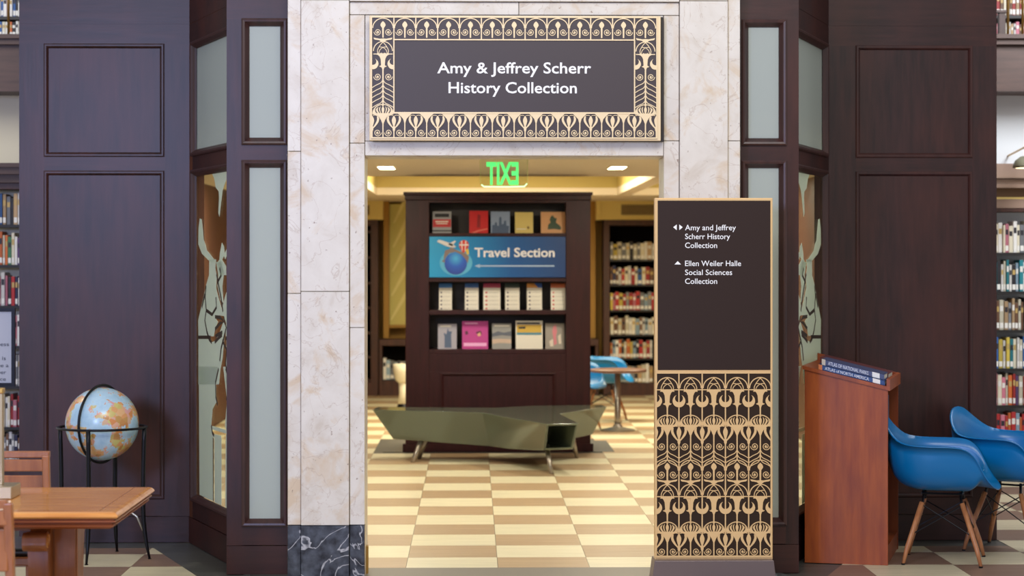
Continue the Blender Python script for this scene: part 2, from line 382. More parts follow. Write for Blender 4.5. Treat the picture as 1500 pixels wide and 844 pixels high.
# ------------------------------------------------------------------ wooden bay
T1, T2, T3, T4, T5 = 2.940, 2.278, 2.190, 0.257, 0.152; TOPZ = 3.6
MOLD = [(-0.004, 0.0), (-0.004, 0.012), (0.004, 0.018), (0.014, 0.016), (0.022, 0.004), (0.030, -0.006), (0.036, -0.016), (0.0, -0.016)]
MOLDP = [(-0.003, 0.0), (-0.003, 0.005), (0.003, 0.009), (0.012, 0.009), (0.019, 0.003), (0.024, -0.005), (0.024, -0.016), (0.0, -0.016)]
def fr_make(A, B):
    """frame whose u runs A->B and whose depth points to the hall"""
    A = Vector(A); B = Vector(B); u = (B-A).normalized(); nrm = Vector((u.y, -u.x))
    if nrm.y > 0: nrm = -nrm
    return lambda a, z, d: (A.x+u.x*a+nrm.x*d, A.y+u.y*a+nrm.y*d, z), (B-A).length
def bay_wall(name, A, B, wins, glass, stile=WOOD):
    """wins: (u0,u1); glass: None | (upper, lower) materials"""
    fr, L = fr_make(A, B); th = 0.07
    u0, u1 = wins
    root = struct(MB().fbox(fr, 0, L, T1, TOPZ, -th, -0.002), name, stile)
    root['label'] = None; del root['label']
    part(MB().fbox(fr, 0, L, 3.06, TOPZ, -0.004, 0.0).fbox(fr, 0, L, T1, 3.057, -0.004, 0.0), 'top_rail', WOODH, root)
    part(MB().fbox(fr, 0, u0, T5, T1, -th, 0), 'stile', stile, root)
    part(MB().fbox(fr, u1, L, T5, T1, -th, 0), 'stile', stile, root)
    part(MB().fbox(fr, u0, u1, T3, T2, -th, 0), 'rail', WOODH, root)
    part(MB().fbox(fr, u0, u1, T5+0.002, T4, -th, 0), 'rail', WOODH, root)
    part(MB().fbox(fr, 0, L, 0, T5-0.002, -th, 0.004), 'baseboard', WOODH, root)
    for (a, b, i) in ((T2, T1, 0), (T4, T3, 1)):
        g = glass[i] if glass else None
        mo = part(MB().ring(fr, u0, u1, a, b, MOLD if g else MOLDP), 'moulding', WMOLD if g else stile, root)
        if g is None: part(MB().fbox(fr, u0, u1, a, b, -0.03, -0.006), 'panel', WOOD, root)
        else: part(MB().fbox(fr, u0+0.012, u1-0.012, a+0.012, b-0.012, -0.026, -0.020), 'glass_pane', g, root)
    return fr, L, root
LC = (-1.671, 12.53); RC = (2.118, 12.545)
def u_at(x, A, B):
    """u where the pixel column x meets the plan line A-B"""
    a = (x-750)/F; d = Vector((SN+a*CS, CS-a*SN)); A = Vector(A); B = Vector(B); u = (B-A).normalized()
    # A + s u = t d
    det = u.x*(-d.y)-(-d.x)*u.y; s_ = (-A.x*(-d.y)-(-d.x)*(-A.y))/det
    return s_
LE = (-2.672, 12.53); RE = (3.121, 12.545)
bay_wall('wall_left', LE, LC, (PX(65, 12.53)+2.672, PX(240, 12.53)+2.672), None)
bay_wall('wall_right', RC, RE, (PX(1254, 12.545)-RC[0], PX(1424, 12.545)-RC[0]), None)
LB = (-1.215, 11.29); RB = (1.665, 11.29)
ul = u_at(282, LC, LB); ur = u_at(1214, RC, RB)
Ls = math.hypot(LB[0]-LC[0], LB[1]-LC[1])
frL, LL, rL = bay_wall('wall_splay_left', LC, LB, (ul, Ls-ul-0.02), (FROST, CLEAR), WREC)
frR, LR, rR = bay_wall('wall_splay_right', RC, RB, (ul, Ls-ul-0.02), (FROST, CLEAR))
PY = 11.23
a0, a1 = PX(332, PY), PX(421, PY); bay_wall('wall_pier_left', (a0, PY), (a1, PY), (PX(355, PY)-a0, PX(420, PY)-a0), (FROST, FROST))
b0, b1 = PX(1084.5, PY), PX(1170, PY); bay_wall('wall_pier_right', (b0, PY), (b1, PY), (PX(1087, PY)-b0, PX(1151, PY)-b0), (FROST, FROST))
struct(MB().prism([(-2.70, 12.50), (-1.70, 12.50), (-1.30, 11.2), (1.75, 11.2), (2.15, 12.50), (3.15, 12.52), (3.15, 16.3), (-2.70, 16.3)], lambda a, b, d: (a, b, d), 3.6, 3.7), 'light_leak_roof', WOODH)  # unseen roof added over the bay to keep light from leaking in
WIN = wood('inner_wall_wood', (72, 40, 27), (96, 56, 38), 0.5)
struct(MB().box(-2.67, -2.61, 12.61, 26.9, 0, 3.6), 'wall_west', WIN)
struct(MB().box(3.055, 3.115, 12.62, 26.9, 0, 3.6), 'wall_east', WIN)

# etched picture on the splayed glass (left pane in pixels, the right pane is its mirror)
def splay_uz(x, y):
    s_ = u_at(x, LC, LB); A = Vector(LC); u = (Vector(LB)-A).normalized(); p = A+u*s_
    a = (x-750)/F; t = p.y/(CS-a*SN); return s_, EYE-(y-HY)/F*t
def c1(l): return [(270+x/5.27, 240+y/5.27) for x, y in l]
def c2(l): return [(270+x/4.69, 380+y/4.69) for x, y in l]
def c3(l): return [(270+x/3.836, 540+y/3.836) for x, y in l]
ETCHES = [
 c1([(185,66),(240,56),(298,46),(300,120),(285,160),(270,205),(258,300),(246,408),(238,380),(243,260),(240,212),(218,184),(206,112)]),
 c1([(95,422),(108,428),(118,520),(124,590),(138,620),(150,670),(180,706),(222,762),(170,752),(112,694),(84,622),(86,500)]),
 c1([(320,540),(335,500),(340,640),(322,664),(290,738),(280,704),(306,650)]),
 c1([(265,608),(280,640),(287,700),(266,740),(296,790),(298,860),(250,860),(240,820),(226,770),(246,740),(250,690)]),
 c2([(150,0),(196,0),(190,60),(200,120),(196,200),(214,270),(236,345),(246,300),(262,240),(290,170),(330,120),(330,530),(262,528),(266,440),(252,400),(250,390),(215,385),(190,405),(210,430),(190,470),(180,530),(76,530),(74,420),(110,260),(130,170),(148,110)]),
 c2([(198,20),(232,10),(250,90),(238,190),(246,300),(226,280),(206,180),(212,110)]),
 c2([(76,542),(150,542),(168,570),(190,560),(215,520),(246,430),(262,470),(250,560),(240,680),(225,760),(215,860),(76,860)]),
 c2([(268,545),(330,545),(330,860),(262,860),(266,700)]),
 c3([(64,-10),(168,-10),(160,90),(162,190),(140,230),(132,330),(146,380),(146,748),(68,710)]),
 c3([(150,385),(190,392),(190,770),(152,752)]),
 c3([(200,-10),(290,-10),(290,820),(212,780),(214,400),(218,350),(210,320),(222,180)]),
 c3([(135,322),(216,345),(216,366),(135,342)]),
 c3([(140,366),(188,378),(188,392),(140,382)]),
]
LINES = [c2([(128,180),(122,260),(130,350),(120,420),(135,500),(150,550),(168,572)]), c2([(130,350),(170,380),(200,330),(196,260)]),
 c2([(74,536),(160,536)]), c2([(262,543),(300,543)]), c2([(190,395),(225,400),(250,430),(225,440),(190,480)]), c2([(192,530),(215,515),(240,500)]),
 c2([(188,570),(215,540),(238,520)]), c2([(250,400),(266,470),(250,540),(232,610),(222,700)]), c2([(200,100),(215,180),(232,270),(244,360)]),
 c2([(205,160),(232,110),(222,60)]), c2([(240,560),(270,620),(262,720),(280,820)]), c2([(100,330),(120,240)]),
 c3([(175,0),(158,80),(160,160),(170,205)]), c3([(215,0),(236,70),(228,160),(236,180),(218,170)]), c3([(145,390),(146,745)]), c3([(135,320),(140,360),(150,378)])]
def ribbon(pts, wid):
    qs = []
    n = len(pts); L_ = []
    for i, p in enumerate(pts):
        a = pts[max(0, i-1)]; b = pts[min(n-1, i+1)]; dx, dy = b[0]-a[0], b[1]-a[1]; q = math.hypot(dx, dy) or 1
        wv = wid[i] if isinstance(wid, (list, tuple)) else wid
        L_.append(((p[0]-dy/q*wv/2, p[1]+dx/q*wv/2), (p[0]+dy/q*wv/2, p[1]-dx/q*wv/2)))
    for i in range(n-1): qs.append([L_[i][0], L_[i+1][0], L_[i+1][1], L_[i][1]])
    return qs
ETGAP = mat('etching_gap_dark', (58, 44, 30), 0.6)  # clear gaps showing the dark behind, painted as brown strokes
for fr, L, root in ((frL, LL, rL), (frR, LR, rR)):
    mb = MB(); ml = MB()
    for poly in ETCHES:
        uz = clip([splay_uz(*p) for p in poly], 1, 0, Ls-ul-0.05)
        if len(uz) > 2: mb.prism(uz, lambda a, z, d: fr(a, z, d), -0.0195, -0.018)
    for ln in LINES:
        for q in ribbon([splay_uz(*p) for p in ln], [0.02]*len(ln)): ml.prism(q, lambda a, z, d: fr(a, z, d), -0.0178, -0.0172)
    u2 = u_at(332, LC, LB)
    mb.prism([(u2+0.06, 0.27), (Ls-ul-0.05, 0.27), (Ls-ul-0.05, 1.9), (u2+0.2, 1.3), (u2+0.06, 1.0)], lambda a, z, d: fr(a, z, d), -0.0195, -0.018)
    e = part(mb, 'etching', ETCH, root); part(ml, 'etching_gap_dark', ETGAP, root)

# ------------------------------------------------------------------ room beyond the doorway: ceiling, back wall
CZ = 2.42
cl = MB().prism([(-1.12, 11.3), (1.58, 11.3), (2.08, 12.62), (3.09, 12.62), (3.09, 18.85), (-2.63, 18.85), (-2.63, 12.62), (-1.63, 12.62)], lambda a, b, d: (a, b, d), CZ, 2.5).box(-2.63, -1.085, 18.85, 26.9, CZ, 2.5).box(1.64, 3.09, 18.85, 20.6, CZ, 2.5).box(1.64, 1.80, 20.6, 24.0, CZ, 2.5)
cl.box(-1.085, 3.09, 24.0, 26.9, CZ, 2.5).box(2.95, 3.09, 20.6, 24.0, CZ, 2.5)
ceil = struct(cl, 'ceiling', CEIL)
for (x0, x1, y0, y1) in ((-1.085, 1.64, 18.85, 24.0), (1.80, 2.95, 20.6, 24.0)):
    part(MB().box(x0, x1, y1, y1+0.05, 2.5, 2.86).box(x0, x1, y0-0.05, y0, 2.5, 2.86).box(x0-0.05, x0, y0, y1, 2.5, 2.86).box(x1, x1+0.05, y0, y1, 2.5, 2.86)
         .box(x0-.05, x1+.05, y0-.05, y1+.05, 2.86, 2.9), 'ceiling_coffer', mat('ochre_coffer_paint', (186, 164, 92), 0.6), ceil)
struct(MB().box(-2.63, 3.09, 26.75, 26.85, 0, 2.5), 'wall_back', OCH)
BY = 26.27
def zz(y, Y=BY): return PZ(y, 720, Y)
wb = struct(MB().box(-2.63, PX(561, BY), BY-0.02, 26.74, zz(322), CZ), 'wall_back', YEL)
wb2 = struct(MB().box(PX(873, BY), 3.09, BY-0.02, 26.74, zz(322), CZ), 'wall_back', YEL)
struct(MB().box(PX(561, BY), PX(569, BY), 26.4, 26.74, zz(496), CZ), 'trim_3', OCH); struct(MB().box(PX(863, BY), PX(873, BY), 26.4, 26.74, zz(496), CZ), 'trim_7', OCH)
struct(MB().box(PX(873, BY), PX(880, BY), BY-0.05, BY-0.02, zz(322), CZ), 'trim_4', YEL)
CURT = mat('sheer_window_shade', (206, 196, 120), 0.7)
wn = struct(MB().box(PX(569, BY), PX(600, BY), 26.60, 26.66, zz(477), zz(298)), 'window_1', CURT)
mbw = MB()
for i in range(5): mbw.prism([(PX(569, BY)+0.005+i*.01, zz(470-i*36)), (PX(569, BY)+0.03+i*.01, zz(470-i*36)), (PX(598, BY), zz(430-i*36)), (PX(594, BY), zz(424-i*36))], lambda a, b, d: (a, d, b), 26.594, 26.60)
part(mbw, 'shade_fold', mat('shade_fold', (226, 216, 150), 0.7), wn)
part(MB().box(PX(566, BY), PX(569, BY), 26.5, 26.6, zz(480), CZ).box(PX(566, BY), PX(602, BY), 26.5, 26.6, zz(481), zz(477)), 'window_frame', OCH, wn)
def vent(x0, x1, ya, yb, label):
    t = thing('air_vent', label, 'vent', P((x0+x1)/2, yb, BY-0.03), group=None)
    X0, X1 = PX(x0, BY-.03), PX(x1, BY-.03); z0, z1 = zz(yb), zz(ya)
    part(MB().box(X0, X1, BY-0.028, BY-0.021, z0, z1), 'backing', mat('vent_dark', (96, 80, 50), 0.6), t)
    n = 5
    for i in range(n):
        zc = z0+(z1-z0)*(i+.5)/n; part(MB().box(X0, X1, BY-0.036, BY-0.028, zc-0.006, zc+0.004), 'slat', mat('vent_slat', (168, 146, 98), 0.5), t)
vent(910, 962, 300, 315, 'long perforated air vent above the bookcase beside the standing sign')
vent(522, 541, 301, 315, 'small air vent at the left edge of the doorway, above the dark bookcase')

# downlights
def downlight(x, y, label, power=26, group=None):
    a = (x-750)/F; t_ = (EYE-CZ)*F/(y-HY); X = t_*(SN+a*CS); Y = t_*(CS-a*SN)
    downlight_at(X, Y, label, power, group)
def downlight_at(X, Y, label, power, group=None):
    t = thing('recessed_downlight', label, 'ceiling light', (X, Y, CZ), group=group)
    mb = MB(); mb.box(X-.075, X+.075, Y-.24, Y+.24, CZ-0.006, CZ)
    part(mb, 'trim_ring', CEIL, t); part(MB().box(X-.062, X+.062, Y-.22, Y+.22, CZ-0.009, CZ-0.0061), 'lens', LAMPE, t)
    d = bpy.data.lights.new('downlight_bulb', 'AREA'); d.energy = power; d.color = (1.0, 0.93, 0.76); d.shape = 'RECTANGLE'; d.size = 0.12; d.size_y = 0.5
    o = bpy.data.objects.new('downlight_bulb', d); COL.objects.link(o); o.parent = t; o.location = (0, 0, -0.012)
downlight(566, 245, 'small recessed ceiling light at upper left inside the doorway')
downlight(904, 245, 'small recessed ceiling light at upper right inside the doorway')
for (X, Y, lb) in ((-0.75, 14.6, 'left ceiling light of the middle pair inside the room'), (1.25, 14.6, 'right ceiling light of the middle pair inside the room'), (-0.75, 12.6, 'left ceiling light of the pair closest to the doorway'), (1.25, 12.6, 'right ceiling light of the pair closest to the doorway')): downlight_at(X, Y, lb, 20, 'nearer ceiling lights above the doorway view')

for (X, Y, lb) in ((-2.05, 15.5, 'added ceiling light brightening the left inner wall, nearer one'), (-2.05, 20.5, 'added ceiling light brightening the left inner wall, farther one'), (2.55, 15.0, 'added ceiling light brightening the right inner wall, nearer one'), (2.45, 19.6, 'added ceiling light brightening the right inner wall, farther one')): downlight_at(X, Y, lb, 26)  # lamps added to wash the side walls behind the clear glass

# ------------------------------------------------------------------ text
def text_mesh(body, x0, x1, base, cap, Y, bold=0.0, mirror=False, depth=0.002, fit=True):
    c = bpy.data.curves.new('t', 'FONT'); c.body = body; c.size = 1; c.extrude = 0.0; c.offset = bold; c.resolution_u = 3
    o = bpy.data.objects.new('t', c); COL.objects.link(o)
    me = bpy.data.meshes.new_from_object(o.evaluated_get(bpy.context.evaluated_depsgraph_get()))
    COL.objects.unlink(o); bpy.data.objects.remove(o)
    xs = [v.co.x for v in me.vertices]; mn, mx = min(xs), max(xs)
    px = PX(x1, Y)-PX(x0, Y); ch = cap*Y/F; s_ = ch/0.70
    k = px/(mx-mn)
    mb = MB()
    vs = []
    for v in me.vertices:
        u = (v.co.x-mn)*k
        if mirror: u = px-u
        vs.append((PX(x0, Y)+u, Y, PZ(base, (x0+x1)/2, Y)+v.co.y*s_))
    mb.add(vs, [tuple(p.vertices) for p in me.polygons])
    bpy.data.meshes.remove(me)
    return mb
def add_text(parent, name, lines, m, bold=0.0, mirror=False):
    for l_ in lines:
        o = part(text_mesh(*l_, bold=bold, mirror=mirror), name, m, parent)
        so = o.modifiers.new('thick', 'SOLIDIFY'); so.thickness = 0.0015; so.offset = 0
    return o

# ------------------------------------------------------------------ ornament drawing (in pixels, on a plane)
class Orn:
    def __init__(s, xmin, xmax, ymin, ymax): s.q = []; s.b = (xmin, xmax, ymin, ymax)
    def fill(s, pts):
        x0, x1, y0, y1 = s.b
        p = clip(clip(clip(clip(pts, -1, 0, -x0), 1, 0, x1), 0, -1, -y0), 0, 1, y1)
        if len(p) > 2: s.q.append(p)
    def stroke(s, pts, wd):
        for q in ribbon(pts, wd): s.fill(q)
    def build(s, Y, th):
        mb = MB()
        for i, p in enumerate(s.q): mb.prism(p, lambda a, b, d: (PX(a, Y), Y+d, PZ(b, 700, Y)), -0.0000035*(i % 997), th)
        return mb
def arc(cx, cy, rx, ry, a0, a1, n=12): return [(cx+rx*math.cos(R(a0+(a1-a0)*i/n)), cy+ry*math.sin(R(a0+(a1-a0)*i/n))) for i in range(n+1)]
def crv(pts, n=5):
    """Catmull-Rom"""
    out = []
    p = [pts[0]]+list(pts)+[pts[-1]]
    for i in range(1, len(p)-2):
        for k in range(n):
            t = k/n; out.append(tuple(0.5*((2*p[i][j])+(-p[i-1][j]+p[i+1][j])*t+(2*p[i-1][j]-5*p[i][j]+4*p[i+1][j]-p[i+2][j])*t*t+(-p[i-1][j]+3*p[i][j]-3*p[i+1][j]+p[i+2][j])*t**3) for j in (0, 1)))
    out.append(tuple(pts[-1])); return out
def T(cx, y0, S, pts, sx=1, Sy=None): Sy = Sy or S; return [(cx+sx*x*S, y0+y*Sy) for x, y in pts]
def mA(o, cx, y0, S):
    o.stroke(T(cx, y0, S, arc(0, 92, 88, 88, 180, 360, 16)), 8*S)
    for s in (1, -1):
        o.stroke(T(cx, y0, S, crv([(0,8),(-28,42),(-50,84),(-46,118)]), s), 6.5*S)
        o.stroke(T(cx, y0, S, crv([(-38,54),(0,58),(30,84),(38,116)]), s), 5.5*S)
        o.fill(T(cx, y0, S, [(0,0),(8,2),(4,14),(0,18)], s))
        o.fill(T(cx, y0, S, [(0,120),(0,108),(6,116),(16,106),(30,116),(50,108),(60,122)], s))
def mT(o, cx, y0, S):
    for s in (1, -1):
        o.fill(T(cx, y0, S, [(0,-4),(92,-5),(92,3),(62,4),(46,10),(32,24),(22,48),(18,104),(30,118),(13,128),(6,148),(5,215),(0,215)], s))
        o.stroke(T(cx, y0, S, [(16,122),(26,120),(34,114)], s), 6*S)
        a = arc(96, 92, 53, 53, -60, 240, 20); b = arc(96, 70, 33, 33, 230, -50, 16)
        n = len(a)
        for i in range(16):
            i2 = int(i*20/16); j2 = int((i+1)*20/16)
            o.fill(T(cx, y0, S, [a[i2], a[j2], b[15-i], b[16-i]], s))
def mF(o, cx, y0, S):
    o.stroke(T(cx, y0, S, arc(0, 88, 90, 84, 180, 360, 16)), 8*S)
    o.stroke(T(cx, y0, S, [(-8,14),(8,14)]), 8*S)
    o.fill(T(cx, y0, S, crv([(0,16),(12,46),(5,84),(0,90)]) + [(0,90)] + [(-x, y) for x, y in reversed(crv([(0,16),(12,46),(5,84),(0,90)]))]))
    for s in (1, -1):
        o.fill(T(cx, y0, S, crv([(20,18),(34,40),(29,70),(14,90)])+[(8,90)]+list(reversed(crv([(22,26),(25,46),(20,72),(11,86)]))), s))
        o.fill(T(cx, y0, S, crv([(38,24),(60,46),(54,70),(34,92)])+[(22,90)]+list(reversed(crv([(42,34),(46,52),(36,74),(22,88)]))), s))
        o.fill(T(cx, y0, S, crv([(62,36),(82,64),(84,84)])+[(40,92)]+list(reversed(crv([(66,46),(68,64),(56,82),(42,90)]))), s))
        o.fill(T(cx, y0, S, [(0,84),(88,84),(92,91),(62,96),(36,114),(18,142),(6,172),(5,190),(0,190)], s))
def mL(o, lx, y0, S):
    tear = crv([(0,0),(10,14),(19,40),(16,66),(5,104),(0,116)])
    o.fill(T(lx, y0, S, tear+[(-x, y) for x, y in reversed(tear)]))
    for s in (1, -1):
        out = crv([(56,4),(66,30),(60,60),(38,92),(4,126)]); inn = crv([(44,10),(46,34),(38,60),(20,92),(4,116)])
        for i in range(len(out)-1): o.fill(T(lx, y0, S, [out[i], out[i+1], inn[i+1], inn[i]], s))
        o.stroke(T(lx, y0, S, crv([(8,0),(30,-4),(58,6)]), s), 5*S)
    o.fill(T(lx, y0, S, [(-10,100),(10,100),(12,128),(5,150),(-5,150),(-12,128)]))
def mS(o, x, y, S, s=1, r=33):
    pts = []; wd = []
    for i in range(27):
        q = i/26; a = R(-90+s*0)+q*3.6*PI; rr = r*(1-q*0.86); pts.append((x+s*math.sin(q*3.6*PI+PI*0.5)*rr*S, y-math.cos(q*3.6*PI+PI*0.5)*rr*S)); wd.append(6*S)
    o.stroke(pts, wd); o.fill(arc(x, y, 7*S, 7*S, 0, 330, 8))
def mC(o, cx, y0, S):
    tear = crv([(0,0),(16,16),(23,36),(14,54),(7,62)]); o.fill(T(cx, y0, S, tear+[(-x, y) for x, y in reversed(tear)]))
    o.fill(T(cx, y0, S, [(-8,58),(8,58),(6,150),(-6,150)]))
    for s in (1, -1):
        mS(o, cx+s*49*S, y0+98*S, S, s)
def mB(o, cx, y0, S):
    for s in (1, -1): o.fill(T(cx, y0, S, [(0,-4),(28,-2),(50,-6),(74,-10),(82,-14),(80,0),(70,6),(52,8),(30,12),(22,18),(12,26),(0,26)], s))
def mV(o, cx, y0, S, n=3, dy=36):
    for i in range(n):
        for s in (1, -1): o.stroke(T(cx, y0+i*dy*S, S, crv([(4,-6),(20,16),(60,36),(96,58)]), s), 6.5*S)

def arch_c(o, cx, y0, S): o.stroke(T(cx, y0, S, arc(0, 88, 90, 86, 180, 360, 16)), 8*S)

# ------------------------------------------------------------------ wall sign above the door
SY = 11.02
sg = thing('wall_sign', 'wide dark brown sign with gold lattice border mounted above the marble doorway', 'sign', P(755, 206, SY+0.04))
part(MB().box(PX(541, SY), PX(968, SY), SY+0.004, SY+0.045, PZ(206, 700, SY), PZ(23, 700, SY)), 'frame_box', GOLDL, sg, bevel=0.003)
part(MB().box(PX(546, SY), PX(972.5, SY), SY+0.03, SY+0.078, PZ(206.5, 700, SY), PZ(23.5, 700, SY)), 'backing', SIGNBK, sg)
part(MB().box(PX(545, SY), PX(961.5, SY), SY+0.0022, SY+0.0045, PZ(201.5, 700, SY), PZ(26, 700, SY)), 'sign_face', SIGNBR, sg)
o = Orn(543.5, 963, 24, 203); S = 32.03/192
lx = [545+32.03*i for i in range(14)]
for x in lx[1:13]: o.stroke([(x, 26), (x, 58)], 1.7)
for i in range(13):
    c = (lx[i]+lx[i+1])/2
    arch_c(o, c, 26.6, S*1.0); o.stroke([(c-2.2, 26.4), (c+2.2, 26.4)], 1.6)
    mC(o, c, 31.2, S*0.97)
o.stroke([(576, 58.3), (930, 58.3)], 1.8); o.stroke([(577, 165.5), (930, 165.5)], 2.4)
for x in (577, 929.5): o.stroke([(x, 58), (x, 166)], 1.8)
for (a, b) in (((541, 26), (968, 26)),): pass
o.stroke([(543.5, 25), (963, 25)], 2.2); o.stroke([(543.5, 202.2), (963, 202.2)], 2.2)
o.stroke([(544.2, 24), (544.2, 203)], 1.8); o.stroke([(962.2, 24), (962.2, 203)], 1.8)
for c, xa, xb in ((561.0, 545, 577), (945.5, 929.5, 961.5)):
    oo = Orn(xa, xb, 24, 203)
    mB(oo, c, 57.5, S); mA(oo, c, 60.5, S*0.95); mT(oo, c, 79.5, S*0.92)
    oo.stroke([(c, 95), (c, 155)], 2.0)
    for s in (1, -1): mS(oo, c+s*49*S, 112.5, S, s)
    mV(oo, c, 119, S, 5, 44)
    mF(oo, c, 152.5, S*1.0)
    oo.stroke([(c, 170), (c, 201)], 1.7)
    o.q += oo.q
for i in range(14):
    x = lx[i]; oo = Orn(545, 961.5, 166, 203)
    mL(oo, x, 169.5, S*0.95); oo.stroke([(x, 186), (x, 201)], 1.7)
    for s in (1, -1): mS(oo, x+s*49*S, 194.5, S, s)
    if i < 13:
        c = x+16.0; oo.stroke([(c, 178), (c, 201)], 1.7)
        for s in (1, -1): oo.fill([(c, 166), (c+s*11, 166), (c+s*6, 170.5), (c+s*2.5, 174.5), (c+s*1, 180), (c, 180)])
    o.q += oo.q
part(o.build(SY-0.0012, 0.0032), 'tracery', GOLDL, sg, label='gold lattice of arches, lotus flowers and spirals')
add_text(sg, 'lettering', [('Amy & Jeffrey Scherr', 640.5, 866, 107.3, 16.0, SY+0.001), ('History Collection', 657, 845, 136.3, 16.0, SY+0.001)], WHITE, bold=0.014)

# ------------------------------------------------------------------ directory stand
DY = 10.84
st = thing('directory_sign', 'tall standing directory panel, dark brown with gold lattice lower half, beside the doorway', 'sign', (PX(1045, DY), DY+0.06, 0))
def sz(y): return PZ(y, 1045, DY)
part(MB().box(PX(959.5, DY), PX(1132, DY), DY+0.003, DY+0.07, sz(820), sz(290)), 'frame_box', GOLD, st, bevel=0.003)
part(MB().box(PX(963.5, DY), PX(1128.5, DY), DY-0.001, DY+0.003, sz(542), sz(294)), 'text_panel', mat('espresso_panel', (46, 30, 24), 0.5, spec=0.25), st)
part(MB().box(PX(962.5, DY), PX(1128.5, DY), DY+0.0016, DY+0.003, sz(815), sz(547.5)), 'lattice_backing', mat('espresso_backing', (46, 30, 16), 0.5, spec=0.25), st)
part(MB().prism([(PX(953, DY), 0), (PX(1136, DY), 0), (PX(1131.5, DY), sz(819.5)), (PX(958, DY), sz(819.5))], lambda a, b, d: (a, d, b), DY-0.05, DY+0.13), 'plinth', mat('taupe_metal', (112, 98, 96), 0.4, 0.3), st, bevel=0.003)
o = Orn(960, 1131, 545, 818); S = 34.05/192
X0 = 960.5; lines = [X0+34.05*i for i in range(6)]
def sy_(cy): return 540+cy/5.628
for x in lines[1:5]: o.stroke([(x, 547), (x, 815)], 1.8)
for i in range(5):
    c = X0+34.05*(i+.5)
    for per in (0, 882.5):
        mA(o, c, sy_(72+per), S); mT(o, c, sy_(178+per), S); mF(o, c, sy_(383+per), S)
        if per == 0:
            o.stroke([(c, sy_(560)), (c, sy_(760))], 1.8)
            mV(o, c, sy_(686), S, 3, 38); arch_c(o, c, sy_(757), S); mC(o, c, sy_(780), S); mB(o, c, sy_(929), S)
        else: o.stroke([(c, sy_(560+per)), (c, 815)], 1.8)
        for s in (1, -1): mS(o, c+s*48*S, sy_(645+per) if per == 0 else 809.0, S, s)
for i in range(6):
    for per in (0, 882.5): mL(o, lines[i], sy_(482+per), S)
o.stroke([(960, 546), (1131, 546)], 3.4); o.stroke([(960, 816.6), (1131, 816.6)], 3.4)
o.stroke([(961, 545), (961, 818)], 2.4); o.stroke([(1130, 545), (1130, 818)], 2.4)
part(o.build(DY-0.0015, 0.0035), 'tracery', GOLD, st, label='gold lattice of lotus flowers, arches and spirals')
ty = DY-0.0018
add_text(st, 'lettering', [('Amy and Jeffrey', 1003.5, 1078, 337.3, 8.0, ty), ('Scherr History', 1003.5, 1069.5, 350.3, 8.0, ty), ('Collection', 1003.5, 1050.5, 363.3, 8.0, ty),
    ('Ellen Weiler Halle', 1003.5, 1085.5, 389.8, 8.0, ty), ('Social Sciences', 1003.5, 1072.5, 402.9, 8.0, ty), ('Collection', 1003.5, 1050.5, 415.9, 8.0, ty)], WHITE, bold=0.004)
for tri in ([(986, 333), (991.3, 329), (991.3, 337.2)], [(1000, 333), (995, 329), (995, 337.2)], [(988, 387.5), (997.5, 387.5), (992.7, 382.6)]):
    part(MB().prism(tri, lambda a, b, d: (PX(a, DY), DY+d, PZ(b, 1045, DY)), -0.0025, 0.0), 'arrow', WHITE, st)

# ------------------------------------------------------------------ exit sign
EY = 15.4
ex = thing('exit_sign', 'green glass exit sign seen from behind, hanging inside the doorway', 'sign', P(739, 226, EY))
GRN = mat('glowing_green', (90, 235, 130), 0.4, emit=(80, 235, 120), est=1.0)
def rr(x0, x1, y0, y1, r=6):
    return [(x0, y0), (x1, y0), (x1, y1-r), (x1-r*.3, y1-r*.3), (x1-r, y1), (x0+r, y1), (x0+r*.3, y1-r*.3), (x0, y1-r)]
eg = clearglass('acrylic_plate', (0.93, 0.97, 0.9, 1))
part(MB().prism(rr(703, 773, 226, 275), lambda a, b, d: (PX(a, EY), EY+d, PZ(b, 740, EY)), 0, 0.008), 'acrylic_plate', eg, ex)
mb = MB()
mb.tube([P(705, 270.5, EY), P(709, 273.5, EY), P(740, 273.8, EY), P(768, 273.3, EY), P(772, 269, EY)], 0.0055, 6)
part(mb, 'glowing_edge', mat('edge_glow', (200, 255, 205), 0.4, emit=(190, 255, 200), est=1.3), ex)
for xx in (703.5, 772.8): part(MB().tube([P(xx, 228, EY), P(xx, 268, EY)], 0.002, 5), 'plate_edge', mat('pale_green_edge', (190, 205, 130), 0.4), ex)
add_text(ex, 'lettering', [('EXIT', 712.5, 759.5, 269.5, 31.5, EY-0.002)], GRN, bold=0.03, mirror=True)
part(MB().box(PX(700, EY), PX(776, EY), EY-0.02, EY+0.03, PZ(226, 740, EY)-0.002, CZ), 'housing', mat('white_metal', (225, 220, 205), 0.5), ex)

# ------------------------------------------------------------------ island display shelf
IY = 18.47
def iz(y): return PZ(y, 730, IY)
def IX(x): return PX(x, IY)
D1 = 19.35
isl = thing('display_bookcase', 'tall dark wood display unit with travel books, facing the doorway behind the bench', 'bookcase', (IX(730), IY+0.4, 0))
rc0, rc1 = IX(628.5), IX(829)
part(MB().box(IX(594), rc0, IY, D1, 0, iz(293)), 'side_panel', ISL, isl, bevel=0.004)
part(MB().box(rc1, IX(865), IY, D1, 0, iz(293)), 'side_panel', ISL, isl, bevel=0.004)
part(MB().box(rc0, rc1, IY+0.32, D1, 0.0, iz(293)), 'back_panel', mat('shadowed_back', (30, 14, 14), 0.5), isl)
part(MB().box(IX(591), IX(868), IY-0.035, D1+.03, iz(286), iz(281.5)).box(IX(593), IX(866), IY-0.018, D1+.02, iz(293), iz(286)), 'cornice', ISL, isl, bevel=0.004)
part(MB().box(rc0, rc1, IY+0.002, IY+.3, iz(297), iz(293)), 'top_rail', ISL, isl)
